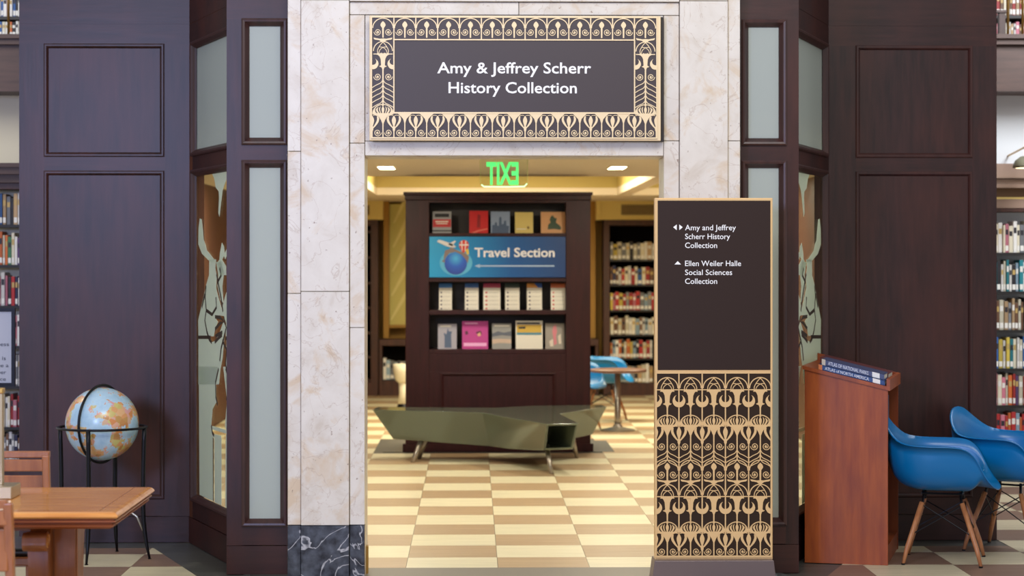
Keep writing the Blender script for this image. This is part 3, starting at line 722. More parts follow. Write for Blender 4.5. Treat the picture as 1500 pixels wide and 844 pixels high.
for (a, b) in ((341.5, 346.5), (406.5, 413), (454.5, 461), (512, 518)):
    part(MB().box(rc0, rc1, IY+0.01, IY+0.32, iz(b), iz(a)), 'shelf', ISL, isl, bevel=0.003)
fr_i = lambda u, z, d: (u, IY-d, z)
part(MB().fbox(fr_i, rc0, rc1, 0, iz(545), -0.03, 0.0).fbox(fr_i, rc0, rc1, iz(545), iz(518), -0.04, -0.008), 'lower_front', ISL, isl)
part(MB().ring(fr_i, IX(645), IX(814), 0.16, iz(546), [(0, 0), (0, 0.012), (0.012, 0.014), (0.024, 0.004), (0.03, 0.0)]), 'moulding', ISL, isl)
part(MB().fbox(fr_i, IX(590), IX(869), 0, 0.07, -0.02, 0.012), 'plinth', ISL, isl)

def gradient_blue():
    m, t, b, n, l = nt('blue_gradient_print'); tc = n('ShaderNodeTexCoord'); sp = n('ShaderNodeSeparateXYZ'); l(tc.outputs['Generated'], sp.inputs[0])
    rp = ramp(t, [(0.0, srgb(30, 150, 204)), (0.35, srgb(8, 118, 180)), (0.6, srgb(6, 80, 146)), (1.0, srgb(16, 54, 110))]); l(sp.outputs[0], rp.inputs[0]); l(rp.outputs[0], b.inputs['Base Color'])
    b.inputs['Roughness'].default_value = 0.4; return m
tsn = thing('travel_sign', 'blue printed banner reading travel section, on the dark display unit', 'sign', (IX(729), IY+0.005, iz(406)))
part(MB().box(IX(629), IX(828.5), IY-0.006, IY+0.004, iz(406.3), iz(346.8)), 'board', gradient_blue(), tsn)
ty = IY-0.008
add_text(tsn, 'lettering', [('Travel Section', 695, 812.5, 376.3, 13.2, ty)], mat('silver_print', (222, 222, 228), 0.5), bold=0.022)
def flat(parent, name, polys, m, Y, th=0.0015):
    mb = MB()
    for p in polys: mb.prism(p, lambda a, b, d: (PX(a, Y), Y+d, PZ(b, 730, Y)), 0, th)
    return part(mb, name, m, parent)
flat(tsn, 'printed_arrow', [[(702, 388.7), (812, 388.7), (812, 390.7), (702, 390.7)], [(695, 389.7), (703, 386.8), (703, 392.6)]], mat('pale_blue_print', (160, 184, 214), 0.5), ty)
gb_, t, b, n, l = nt('printed_globe_blue'); tc = n('ShaderNodeTexCoord'); vd = n('ShaderNodeVectorMath'); vd.operation = 'DISTANCE'; vd.inputs[1].default_value = (0.5, 0.0, 0.72)
l(tc.outputs['Generated'], vd.inputs[0]); rp = ramp(t, [(0.0, srgb(70, 170, 220)), (0.35, srgb(36, 90, 190)), (0.9, srgb(34, 36, 120))]); l(vd.outputs['Value'], rp.inputs[0]); l(rp.outputs[0], b.inputs['Base Color'])
flat(tsn, 'printed_halo', [arc(668, 385, 24, 19, 0, 345, 23)], mat('pale_halo_print', (84, 168, 206), 0.5), IY-0.0068, 0.0008)
flat(tsn, 'printed_globe', [arc(667.5, 386, 16.5, 16.5, 0, 345, 23)], gb_, IY-0.0085)
flat(tsn, 'printed_skyline', [[(650, 376), (652, 367), (658, 365), (661, 362), (668, 366), (673, 368), (682, 371), (687, 376), (685, 386), (682, 380), (676, 373), (667, 369), (658, 371), (653, 377), (651, 383)], [(647, 383), (651, 379), (652, 385)]], mat('brown_print', (128, 112, 110), 0.6), IY-0.010)
flat(tsn, 'printed_balloon', [arc(679.5, 359, 7.2, 7.2, 150, 390, 12)+[(680.5, 370), (677.5, 370)]], mat('red_print', (196, 52, 44), 0.6), IY-0.0105)
flat(tsn, 'printed_stripe', [[(675.5, 353), (677, 352.5), (677.5, 368), (676.5, 366)], [(681.5, 352.3), (683, 353), (681.8, 368), (680.8, 368)], [(672.6, 358), (686.4, 358), (686.4, 359.8), (672.6, 359.8)]], mat('white_print', (232, 226, 220), 0.6), IY-0.012)
flat(tsn, 'printed_airplane', [crv([(640.5, 353), (644, 351.5), (654, 354.5), (664, 358.5), (668, 362)])+crv([(664, 363), (655, 361), (646, 357), (641, 354.8)]), [(656, 358), (666, 352.5), (668, 353.5), (662, 361)]], mat('plane_print', (206, 204, 206), 0.6), IY-0.0125)
flat(tsn, 'printed_highlight', [[(682, 366), (686, 364), (687, 372), (684, 373)]], mat('yellow_print', (216, 190, 70), 0.6), IY-0.011)

def facebook(x0, x1, ya, yb, cover, label, deco=(), name='travel_book', cat='book', group=None, th=0.02, lean=0.05):
    """book standing face-out; deco: (name, colour, polys in 0..1 cover units, y down)"""
    Yb = IY+0.10
    X0, X1 = PX(x0, Yb), PX(x1, Yb); z0 = PZ(yb, 730, IY)+0.0; h = (yb-ya)*Yb/F
    t = thing(name, label, cat, ((X0+X1)/2, Yb, z0), group=group)
    wd = X1-X0
    def f(u, v, d): return ((u-0.5)*wd, d+(v)*lean, v*h)
    mb = MB(); mb.add([f(u, v, d) for d in (0, th) for u, v in ((0,0),(1,0),(1,1),(0,1))], [(0,1,5,4),(1,2,6,5),(2,3,7,6),(3,0,4,7),(4,5,6,7)], 1); mb.add([f(0,0,0), f(1,0,0), f(1,1,0), f(0,1,0)], [(0,1,2,3)], 0)
    part(mb, 'cover', [cover, mat('page_edges', (214, 206, 188), 0.7)], t, local=True)
    for k, (dn, dm, polys) in enumerate(deco):
        if len(polys) > 3:
            mb = MB()
            for p in polys: mb.prism([(a, 1-b) for a, b in p], lambda a, b, d: f(a, b, d), -0.0012-0.0008*k, -0.0004)
            part(mb, dn, dm, t, local=True, stuff=True)
        else:
            for p in polys: part(MB().prism([(a, 1-b) for a, b in p], lambda a, b, d: f(a, b, d), -0.0012-0.0008*k, -0.0004), dn, dm, t, local=True)
    return t
def rect(a, b, c, d): return [(a, b), (c, b), (c, d), (a, d)]
K = lambda n_, c_: mat(n_, c_, 0.5)
WP = K('paper_white', (226, 220, 206)); BK = K('print_black', (28, 26, 30)); RDP = K('print_red', (188, 40, 44)); GRY = K('print_grey', (128, 132, 140))
yb = 341.5
facebook(633.5, 661, 309.5, yb, K('cover_silver', (150, 150, 152)), 'travel book with black oval top and red middle band, leftmost on the top shelf', [('print', BK, [rect(.12,.1,.88,.26), rect(.0,.86,1,.92)]), ('print', RDP, [rect(.02,.36,.98,.72)]), ('print', WP, [rect(.15,.44,.85,.49), rect(.2,.54,.8,.58)])])
facebook(687.5, 715, 308.5, yb, K('cover_red', (196, 24, 28)), 'plain bright red travel book on the top shelf of the display unit', [('print', K('print_dark_red', (140, 14, 22)), [[(.45,.15),(.6,.2),(.58,.75),(.4,.75),(.42,.4)]]), ('print', K('print_salmon', (226, 110, 96)), [[(.1,.98),(.45,.86),(.95,.78),(.98,.83),(.5,.92),(.3,1)]])])
facebook(719, 747, 309.5, yb, K('cover_sky', (136, 152, 180)), 'blue grey travel book with a city skyline cover on the top shelf', [('print', K('print_slate', (74, 92, 122)), [[(.05,1),(.08,.62),(.2,.62),(.22,.5),(.32,.5),(.34,.66),(.42,.66),(.44,.3),(.5,.22),(.56,.3),(.57,.6),(.68,.56),(.7,.42),(.8,.42),(.82,.66),(.95,.66),(.95,1)]])])
facebook(754.5, 781, 310.5, yb, K('cover_straw', (212, 190, 112)), 'pale yellow travel book on the top shelf of the display unit', [('print', WP, [rect(.08,.78,.6,.82)]), ('print', K('print_brown', (120, 90, 50)), [[(.66,.7),(.72,.66),(.8,.72),(.76,.8),(.68,.78)]])])
facebook(792.5, 828, 310, yb, K('cover_peach', (204, 152, 104)), 'peach travel book with a dark green shape, rightmost on the top shelf', [('print', K('print_green', (48, 70, 48)), [[(.42,.2),(.5,.16),(.56,.28),(.66,.3),(.62,.5),(.76,.62),(.84,.74),(.8,.84),(.55,.8),(.28,.82),(.3,.6),(.4,.5),(.36,.36)]])])
yb = 454.5
for i, (x0, x1, c, nm) in enumerate(((643, 662, (58, 116, 180), 'mid blue header, leftmost in its row'), (681, 701, (52, 96, 160), 'blue header, second from left'), (708, 733, (168, 52, 84), 'crimson header, the widest of its row'),
                     (740, 761, (48, 62, 52), 'dark green header'), (772, 794, (206, 140, 60), 'orange and blue header'), (807, 828, (200, 104, 60), 'orange header, rightmost in its row'))):
    hd = K('header_%d' % i, c)
    dots = [[(.12,.32+.15*q),(.24,.32+.15*q),(.24,.38+.15*q),(.12,.38+.15*q)] for q in range(5)]
    deco = [('header', hd, [rect(0,0,1,.17)])]
    if i == 4: deco.append(('header', K('header_blue', (50, 90, 170)), [[(.5,0),(1,0),(1,.17),(.75,.17)]]))
    deco.append(('bullet', K('bullet_%d' % i, (70, 60, 80) if i not in (2, 5) else (190, 60, 60)), dots))
    deco.append(('print', K('print_pale_grey', (176, 170, 158)), [rect(.3,.34+.15*q,.9,.355+.15*q) for q in range(5)]))
    facebook(x0, x1, 415.5, yb, WP, 'slim cream travel guide with '+nm+' on middle shelf', deco, 'travel_guide', 'booklet', 'slim travel guides on the middle shelf', 0.012)
yb = 512
facebook(641.5, 669, 475.5, yb, K('cover_lilac', (164, 160, 172)), 'pale grey travel book with a castle cover, leftmost on bottom shelf', [('print', K('print_slate', (74, 92, 122)), [[(.35,.95),(.35,.5),(.3,.35),(.45,.42),(.52,.16),(.58,.3),(.75,.3),(.7,.42),(.72,.95)]]), ('print', WP, [rect(.1,.06,.7,.12)])])
facebook(677, 715, 471.5, yb, K('cover_magenta', (186, 52, 136)), 'magenta travel book on the bottom shelf of the display unit', [('print', K('print_pink', (236, 170, 214)), [rect(.06,.78,.94,.9), rect(.1,.06,.6,.1)]), ('print', K('print_plum', (92, 30, 60)), [[(.1,.38),(.2,.34),(.24,.46),(.14,.5)], [(.52,.4),(.72,.34),(.76,.46),(.64,.54)]]), ('print', K('print_tan', (220, 170, 130)), [[(.58,.46),(.7,.4),(.72,.52),(.62,.55)]])])
facebook(721, 749, 475, yb, K('cover_grey', (146, 144, 140)), 'grey travel book with a rocky coast cover in middle of bottom shelf', [('print', K('print_pewter', (92, 96, 108)), [[(0,.4),(.3,.3),(.6,.36),(1,.3),(1,.5),(.5,.46),(0,.52)]]), ('print', K('print_sand', (196, 170, 150)), [[(0,.62),(.4,.6),(1,.62),(1,.78),(.4,.76),(0,.8)]]), ('print', WP, [rect(.1,.06,.9,.12)])])
facebook(755.5, 795, 471, yb, WP, 'white travel book with yellow and blue picture band on bottom shelf', [('print', K('print_mustard', (206, 168, 60)), [rect(.04,.14,.96,.46)]), ('print', K('print_teal', (70, 130, 150)), [rect(.04,.42,.96,.5)]), ('print', BK, [rect(.04,.06,.9,.12), [(.1,.22),(.36,.2),(.36,.28),(.12,.28)]])])
facebook(799, 827, 475, yb, K('cover_stone', (150, 142, 132)), 'stone coloured travel book with a pink figure, rightmost on bottom shelf', [('print', K('print_rose', (206, 120, 130)), [[(.42,.1),(.56,.06),(.62,.3),(.56,.5),(.6,.8),(.45,.86),(.4,.5),(.36,.3)]]), ('print', K('print_bone', (214, 200, 184)), [[(.2,.7),(.4,.6),(.42,.9),(.25,.9)], [(.66,.5),(.8,.4),(.84,.8),(.7,.8)]])])

# ------------------------------------------------------------------ bench
bx = thing('sculptural_bench', 'glossy olive grey three-armed lounge bench in front of the display unit', 'bench', (0.25, 17.4, 0))
top = [(-0.83, 17.56), (0.08, 17.40), (0.26, 17.02), (0.575, 16.40), (0.83, 16.46), (0.72, 17.42), (1.145, 18.02), (1.12, 18.22), (0.52, 18.05), (0.20, 17.80), (-0.80, 17.84)]
bot = [(-0.66, 17.60), (0.14, 17.48), (0.30, 17.16), (0.555, 16.55), (0.79, 16.60), (0.63, 17.50), (1.02, 17.98), (1.00, 18.13), (0.50, 17.98), (0.22, 17.74), (-0.62, 17.80)]
zt = [0.432, 0.418, 0.41, 0.40, 0.40, 0.405, 0.425, 0.425, 0.43, 0.43, 0.435]
zb = [0.185, 0.135, 0.14, 0.18, 0.185, 0.15, 0.19, 0.19, 0.15, 0.14, 0.185]
n = len(top)
mb = MB()
vs = [(x, y, z) for (x, y), z in zip(top, zt)] + [(x, y, z) for (x, y), z in zip(bot, zb)]
ends = {3, 6, 10}
fs = [(i, (i+1) % n, (i+1) % n+n, i+n) for i in range(n) if i not in ends]
ctr = (0.28, 17.55)
vs += [(ctr[0], ctr[1], 0.415), (ctr[0], ctr[1], 0.12)]
for i in range(n):
    j = (i+1) % n; fs += [(i, j, 2*n), (i+n, 2*n+1, j+n)]
for e in ends:                                      # open hollow ends
    a, b_, c, d = [Vector(vs[k]) for k in (e, (e+1) % n, (e+1) % n+n, e+n)]
    cen = (a+b_+c+d)/4; inn = Vector((ctr[0], ctr[1], 0.29))-cen; inn = inn.normalized()*0.45
    rim = []; 
    for q in (a, b_, c, d):
        dv = (cen-q); rim.append(q+dv.normalized()*0.03)
    k0 = len(vs); vs += [tuple(q) for q in rim]; k1 = len(vs); vs += [tuple(q+inn) for q in rim]
    o4 = [e, (e+1) % n, (e+1) % n+n, e+n]
    for i in range(4):
        j = (i+1) % 4; fs += [(o4[i], o4[j], k0+j, k0+i), (k0+i, k0+j, k1+j, k1+i)]
    fs.append((k1, k1+1, k1+2, k1+3))
mb.add(vs, fs)
sh = part(mb, 'shell', OLIVE, bx, bevel=0.016, segs=3)
sh.data.polygons.foreach_set('use_smooth', [True]*len(sh.data.polygons))
wn_ = sh.modifiers.new('wn', 'WEIGHTED_NORMAL')
for (x, y, tx, ty_, zt_) in ((-0.495, 17.47+0.04, -0.42, 17.62, 0.19), (0.618, 16.52, 0.585, 16.68, 0.21), (0.883, 17.871, 0.84, 17.80, 0.20), (-0.45, 17.80, -0.38, 17.74, 0.2)):
    part(MB().tube([(x, y, 0.0), (tx, ty_, zt_)], [0.017, 0.022], 10), 'leg', STEEL, bx, smooth=True)

# ------------------------------------------------------------------ shell chairs
def make_chair(label, group):
    t = thing('shell_armchair', label, 'chair', (0, 0, 0), group=group)
    half = [(.305,0,.418),(.300,.12,.420),(.288,.19,.430),(.265,.235,.455),(.235,.262,.50),(.205,.280,.56),(.175,.292,.61),(.135,.302,.642),(.08,.31,.655),(0,.315,.657),(-.09,.31,.658),(-.17,.288,.664),(-.225,.25,.682),(-.268,.2,.722),(-.295,.15,.760),(-.312,.09,.794),(-.32,.03,.807),(-.32,0,.808)]
    rim = crv3(half, 2); rim = rim+[(x, -y, z) for x, y, z in reversed(rim[1:-1])]
    n = len(rim); rings = 11; vs = []; c = Vector((0.03, 0, 0.405))
    for i in range(1, rings+1):
        q = i/rings
        for x, y, z in rim:
            tt = q*PI/2; wf_ = min(1, max(0, (z-0.42)/0.14)); wf_ = wf_*wf_*(3-2*wf_)
            k = math.sin(tt)**0.62; g = (1-math.cos(tt))**1.55; kf = q
            k = kf+(k-kf)*wf_; X = c.x+(x-c.x)*k; Y = y*k
            zz_ = (c.z+0.016*math.sin(q*PI)+(z-c.z)*q)*(1-wf_)+(c.z+(z-c.z)*g)*wf_
            vs.append((X, Y, zz_))
    # rolled lip
    for x, y, z in rim:
        d = Vector((x-c.x, y, 0)).normalized(); vs.append((x+d.x*0.009, y+d.y*0.009, z-0.004))
    vs.append(tuple(c)); fs = []
    for i in range(rings):
        for j in range(n): fs.append((i*n+j, i*n+(j+1) % n, (i+1)*n+(j+1) % n, (i+1)*n+j))
    for j in range(n): fs.append((len(vs)-1, (j+1) % n, j))
    mb = MB(); mb.add(vs, fs); s_ = part(mb, 'shell', BLUE, t, local=True, smooth=True)
    m = s_.modifiers.new('thick', 'SOLIDIFY'); m.thickness = 0.006; m.offset = 0
    legs = [(0.215, 0.225), (0.215, -0.225), (-0.20, 0.205), (-0.20, -0.205)]
    tops = []
    for fx, fy in legs:
        tx, ty_ = fx*0.52, fy*0.58
        tops.append((tx, ty_)); l_ = part(MB().tube([(fx, fy, 0.006), (fx*.80+tx*.2, fy*.8+ty_*.2, .09), (tx, ty_, 0.335)], [0.0095, 0.0135, 0.0145], 10), 'leg', BEECH, t, local=True, smooth=True)
        part(MB().tube([(fx, fy, 0.0), (fx, fy, 0.009)], 0.0105, 8), 'foot_cap', BLACKM, l_, local=True)
        mbk = MB().tube([(tx*1.04, ty_*1.04, 0.30), (tx*.96, ty_*.96, 0.345), (tx*.9, ty_*.8, 0.392)], 0.008, 6)
        part(mbk, 'bracket', BLACKM, t, local=True)
    def lp(k, z):
        fx, fy = legs[k]; tx, ty_ = tops[k]; q = z/0.335; return (fx+(tx-fx)*q, fy+(ty_-fy)*q, z)
    wr = MB()
    for a, b_ in ((0, 1), (2, 3), (0, 2), (1, 3)):
        wr.tube([lp(a, 0.325), lp(b_, 0.165)], 0.0035, 5); wr.tube([lp(b_, 0.325), lp(a, 0.165)], 0.0035, 5)
    part(wr, 'wire_brace', BLACKM, t, local=True)
    part(MB().tube([(tops[0][0], tops[0][1], .385), (tops[1][0], tops[1][1], .385)], 0.006, 6).tube([(tops[2][0], tops[2][1], .385), (tops[3][0], tops[3][1], .385)], 0.006, 6).tube([(tops[0][0], tops[0][1], .385), (tops[2][0], tops[2][1], .385)], 0.006, 6).tube([(tops[1][0], tops[1][1], .385), (tops[3][0], tops[3][1], .385)], 0.006, 6), 'seat_mount', BLACKM, t, local=True)
    return t
def crv3(pts, n):
    out = []; p = [pts[0]]+list(pts)+[pts[-1]]
    for i in range(1, len(p)-2):
        for k in range(n):
            t = k/n; out.append(tuple(0.5*((2*p[i][j])+(-p[i-1][j]+p[i+1][j])*t+(2*p[i-1][j]-5*p[i][j]+4*p[i+1][j]-p[i+2][j])*t*t+(-p[i-1][j]+3*p[i][j]-3*p[i+1][j]+p[i+2][j])*t**3) for j in (0, 1, 2)))
    out.append(tuple(pts[-1])); return out
ch = make_chair('blue moulded armchair with wooden legs, back against the cherry lectern', 'blue shell armchairs')
ch.location = (2.600, 11.66, 0); ch.rotation_euler[2] = R(-15.5)
for lab, x, y, rz in (('blue moulded armchair with wooden legs at the right edge, behind the other', 3.095, 12.13, -34),
                      ('blue moulded armchair beyond the round table inside the doorway', 1.36, 22.0, -12),
                      ('blue moulded armchair inside the doorway, mostly hidden by the display unit', 0.98, 20.9, -25)):
    c = copy_tree(ch); c.location = (x, y, 0); c.rotation_euler[2] = R(rz); c['label'] = lab

# low round table in the room
rt = thing('side_table', 'small round pedestal table with steel column beside the display unit', 'table', (1.425, 20.75, 0))
c0 = (1.425, 20.75, 0)
part(MB().lathe([(0.27, .575), (0.285, .580), (0.285, .602), (0.278, .606)], c0, 32), 'tabletop', mat('brown_laminate', (120, 88, 74), 0.3), rt)
part(MB().lathe([(0.034, .05), (0.030, .12), (0.030, .575)], c0, 16), 'column', STEEL, rt, smooth=True)
part(MB().lathe([(0.17, 0), (0.17, .012), (0.12, .022), (0.05, .04), (0.034, .07)], c0, 28), 'base', STEEL, rt)
# pale pedestal stool
st_ = thing('pedestal_stool', 'white pedestal seat half hidden behind left side of the display unit', 'stool', (PX(592, 23.6), 23.6, 0))
c0 = (PX(592, 23.6), 23.6, 0); WH = mat('white_plastic', (228, 222, 200), 0.35)
part(MB().lathe([(0.05, .30), (0.095, .34), (0.12, .44), (0.125, .52), (0.115, .52), (0.10, .44)], c0, 20), 'seat', WH, st_, smooth=True)
part(MB().lathe([(0.07, .08), (0.055, .2), (0.06, .31)], c0, 16), 'column', WH, st_, smooth=True)
part(MB().lathe([(0.09, 0), (0.09, .02), (0.06, .09)], c0, 20), 'base', BLACKM, st_)

# ------------------------------------------------------------------ bookcases and books
random.seed(7)
PAL = {'cream': (222, 214, 190), 'white': (232, 230, 226), 'red': (178, 42, 44), 'blue': (44, 92, 158), 'teal': (30, 128, 140), 'yellow': (214, 190, 80), 'black': (34, 32, 38),
       'grey': (130, 132, 138), 'brown': (122, 84, 60), 'orange': (214, 110, 50), 'pink': (206, 120, 140), 'navy': (40, 44, 84), 'green': (62, 118, 84), 'purple': (92, 62, 112), 'pale blue': (150, 178, 200), 'tan': (190, 158, 118)}
STICK = mat('white_spine_sticker', (236, 234, 228), 0.6); PAGE = mat('page_edges', (214, 206, 188), 0.7)
ORD = ['first', 'second', 'third', 'fourth', 'fifth', 'sixth', 'seventh', 'eighth', 'ninth', 'tenth', 'eleventh', 'twelfth', 'thirteenth', 'fourteenth', 'fifteenth', 'sixteenth', 'seventeenth', 'eighteenth']
def book_mesh(wd, h, dep, cm, band, tri):
    mb = MB(); s = wd*0.12
    prof = [(-wd/2, .006), (-wd/2+s, 0), (wd/2-s, 0), (wd/2, .006), (wd/2, dep), (-wd/2, dep)]
    mb.prism(prof, lambda a, b, d: (a, b, d), 0, h)
    mb.box(-wd/2+.002, wd/2-.002, .01, dep-.002, h-0.0005, h+0.0006, 1)
    if tri: mb.box(-wd/2+s, wd/2-s, -0.0008, 0.0, band*h, band*h+0.04, 2)
    mb.box(-wd/2+s*1.3, wd/2-s*1.3, -0.0006, 0.0, h*0.62, h*0.80, 3) if wd > 0.018 else None
    return mb.mesh('book', [cm, PAGE, STICK, TITLE[random.randrange(3)]])
TITLE = [mat('spine_title_gold', (190, 160, 96), 0.5), mat('spine_title_white', (228, 226, 220), 0.5), mat('spine_title_dark', (40, 36, 44), 0.5)]
def book_row(X0, X1, Y, z, hmin, hmax, wmin, wmax, cols, case, row, group, ref='left', rev=False, sticker=0.9, sy=0.06, lean=False):
    x = X1 if rev else X0; k = 0; prev = None
    while True:
        wd = random.uniform(wmin, wmax); 
        if (rev and x-wd < X0) or (not rev and x+wd > X1): break
        cn = random.choice([c for c in cols if c != prev] or cols); prev = cn; r, g, b_ = PAL[cn]; v = random.randrange(2)
        cm = mat('cloth_%s_%d' % (cn.replace(' ', '_'), v), tuple(min(255, int(q*(1.0 if v else 0.86))) for q in (r, g, b_)), 0.55)
        h = random.uniform(hmin, hmax); dep = random.uniform(.13, .18)
        me = book_mesh(wd, h, dep, cm, sy, random.random() < sticker)
        xc = x-wd/2 if rev else x+wd/2
        o = link('book', me, None, (xc, Y+random.uniform(0, .02), z))
        o['label'] = '%s book, %s from %s, %s of %s' % (cn, ORD[min(k, 17)], ref, row, case)
        o['category'] = 'book'; o['group'] = group
        x += (-wd-.0006) if rev else (wd+.0006); k += 1
def bookcase(name, label, X0, X1, Y, dep, shelves, ztop, zbase, post=0.05, toprail=0.05, shm=SHELF, posts=(1, 1)):
    t = thing(name, label, 'bookcase', ((X0+X1)/2, Y+dep/2, 0))
    if posts[0]: part(MB().box(X0-post, X0, Y-.01, Y+dep, 0, ztop), 'side_panel', CASE, t, bevel=0.004)
    if posts[1]: part(MB().box(X1, X1+post, Y-.01, Y+dep, 0, ztop), 'side_panel', CASE, t, bevel=0.004)
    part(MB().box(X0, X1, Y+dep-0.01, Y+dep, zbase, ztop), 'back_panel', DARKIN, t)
    part(MB().box(X0-post, X1+post, Y-.025, Y+dep, ztop-toprail, ztop), 'top_rail', CASE, t, bevel=0.004)
    part(MB().box(X0, X1, Y-0.005, Y+dep-.01, 0, zbase), 'base', CASE, t)
    for z in shelves: part(MB().box(X0+.001, X1-.001, Y+.01, Y+dep-.011, z-0.022, z), 'shelf', shm, t)
    return t
ROWN = ['top shelf', 'second shelf', 'third shelf', 'fourth shelf', 'fifth shelf', 'sixth shelf']
# centre right
sh_y = [380.5, 417, 454.5, 490.5, 525, 561]
zs = [zz(y) for y in sh_y]
bookcase('bookcase', 'dark wood bookcase of pale and red books seen through the right of the doorway', PX(893, BY), PX(1010, BY), BY, 0.34, zs, zz(322), zz(562), post=PX(893, BY)-PX(884, BY), toprail=0.07)
cset = [['cream', 'grey', 'yellow', 'white', 'tan', 'cream', 'black'], ['cream', 'white', 'navy', 'red', 'red', 'blue', 'tan', 'brown'], ['red', 'pale blue', 'cream', 'pink', 'yellow', 'grey', 'red'], ['white', 'cream', 'pale blue', 'cream', 'brown', 'white'], ['red', 'cream', 'orange', 'yellow', 'pale blue', 'white', 'black'], ['cream', 'white', 'grey', 'tan', 'black']]
for i, z in enumerate(zs): book_row(PX(894, BY), PX(962, BY), BY+.03, z, .19, .235, .030, .055, cset[i], 'bookcase right inside the doorway', ROWN[i], 'books in the bookcase right inside the doorway')
# centre left (dark, shelves bare in view)
zl = [zz(y) for y in (338, 376, 414, 450, 487, 522, 556)]
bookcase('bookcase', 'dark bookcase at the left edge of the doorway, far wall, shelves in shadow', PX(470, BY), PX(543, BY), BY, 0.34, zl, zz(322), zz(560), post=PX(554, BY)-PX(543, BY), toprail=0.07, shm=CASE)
# low shelf
lw = bookcase('low_bookcase', 'low dark wood bookcase along the far wall under the shaded window', PX(560, BY), PX(872, BY), BY, 0.3, [zz(556)], zz(497), zz(558), post=0.04, toprail=0.08)
book_row(PX(561, BY), PX(596, BY), BY+.02, zz(556), .19, .27, .030, .05, ['white', 'grey', 'cream', 'navy', 'pale blue'], 'low bookcase', 'only shelf', 'books in the low bookcase')

# hall bookcases
HY_ = 16.0
def hz(y, x): return PZ(y, x, HY_)
zs = [hz(y, 14) for y in (329, 388, 448, 507, 566, 626)]+[0.12]
bookcase('bookcase', 'dark bookcase of upright books at the left edge of the picture', PX(-70, HY_), PX(60, HY_), HY_, 0.34, zs, hz(268, 14), 0.12, toprail=0.05)
cset = [['tan', 'grey', 'white', 'blue', 'tan', 'black'], ['cream', 'orange', 'green', 'white', 'white', 'purple'], ['purple', 'pink', 'black', 'navy', 'white', 'red'], ['white', 'pink', 'cream'], ['orange', 'white', 'grey'], ['red', 'red', 'pink', 'white', 'cream'], ['grey', 'navy', 'brown', 'white']]
for i, z in enumerate(zs): book_row(PX(-14, HY_), PX(29, HY_), HY_+.02, z, .20, .255, .017, .032, cset[i], 'left-edge bookcase', (ROWN+['bottom shelf'])[i], 'books in the bookcase at the left edge', 'the wood panel', rev=True)
zr = [hz(y, 1480) for y in (370, 427, 483.5, 540, 594, 651)]+[0.12]
bookcase('bookcase', 'dark bookcase of pale books at the right edge, beyond the blue chairs', PX(1440, HY_), PX(1575, HY_), HY_, 0.34, zr, hz(305, 1480), 0.12, toprail=0.03)
cset = [['white', 'cream', 'pink', 'grey', 'orange', 'white'], ['white', 'white', 'pale blue', 'cream', 'black', 'teal'], ['white', 'grey', 'brown', 'tan', 'black', 'cream'], ['cream', 'yellow', 'teal', 'blue', 'yellow', 'white'], ['red', 'orange', 'cream', 'pink', 'black', 'purple'], ['pink', 'red', 'pale blue', 'orange', 'purple', 'red'], ['grey', 'white', 'navy']]
for i, z in enumerate(zr): book_row(PX(1456, HY_), PX(1512, HY_), HY_+.02, z, .20, .245, .017, .036, cset[i], 'right-edge bookcase', (ROWN+['bottom shelf'])[i], 'books in the bookcase at the right edge', 'the wood panel')
# hall wall above bookcases: cornice, plaster, balcony
def hallside(x0, x1, xm, wallm, cm, left):
    X0, X1 = PX(x0, HY_), PX(x1, HY_); z = lambda y: hz(y, xm)
    a = 268 if left else 305
    n1 = 'wall_hall_left' if left else 'wall_hall_right'
    wl = struct(MB().box(X0, X1, 16.2, 16.35, 0, 3.0), n1, wallm)
    ct = MB()
    if left: ct.box(X0, X1, 15.93, 16.2, z(268), z(256)).box(X0, X1, 15.88, 16.2, z(256), z(246)).box(X0, X1, 15.85, 16.2, z(246), z(240))
    else: ct.box(X0, X1, 15.86, 16.2, z(262), z(241)).box(X0, X1, 15.90, 16.2, z(270), z(262.5)).box(X0, X1, 15.88, 16.2, z(276), z(270.5)).box(X0, X1, 15.97, 16.2, z(305), z(292))
    part(ct, 'cornice', cm, wl)
    if not left:
        part(MB().box(X0, X1, 16.0, 16.2, z(292), z(276)), 'frieze', mat('bronze_frieze', (120, 84, 40), 0.4), wl)
        part(MB().box(X0, X1, 15.97, 16.0, z(292), z(289)), 'brass_strip', mat('brass_strip_light', (226, 196, 120), 0.3, 0.6), wl)
    bl = struct(MB().box(X0, X1, 15.8, 16.35, z(137), z(70)), 'trim_5' if left else 'trim_6', BEAM)
    part(MB().box(X0, X1, 15.74, 16.4, z(70), z(62)).box(X0, X1, 15.70, 17.2, z(62), z(56)), 'ledge', BEAM, bl)
    return z
zL = hallside(-130, 60, 14, CREAMW, BEAM, True)
zR = hallside(1440, 1640, 1480, COOLW, PINK, False)
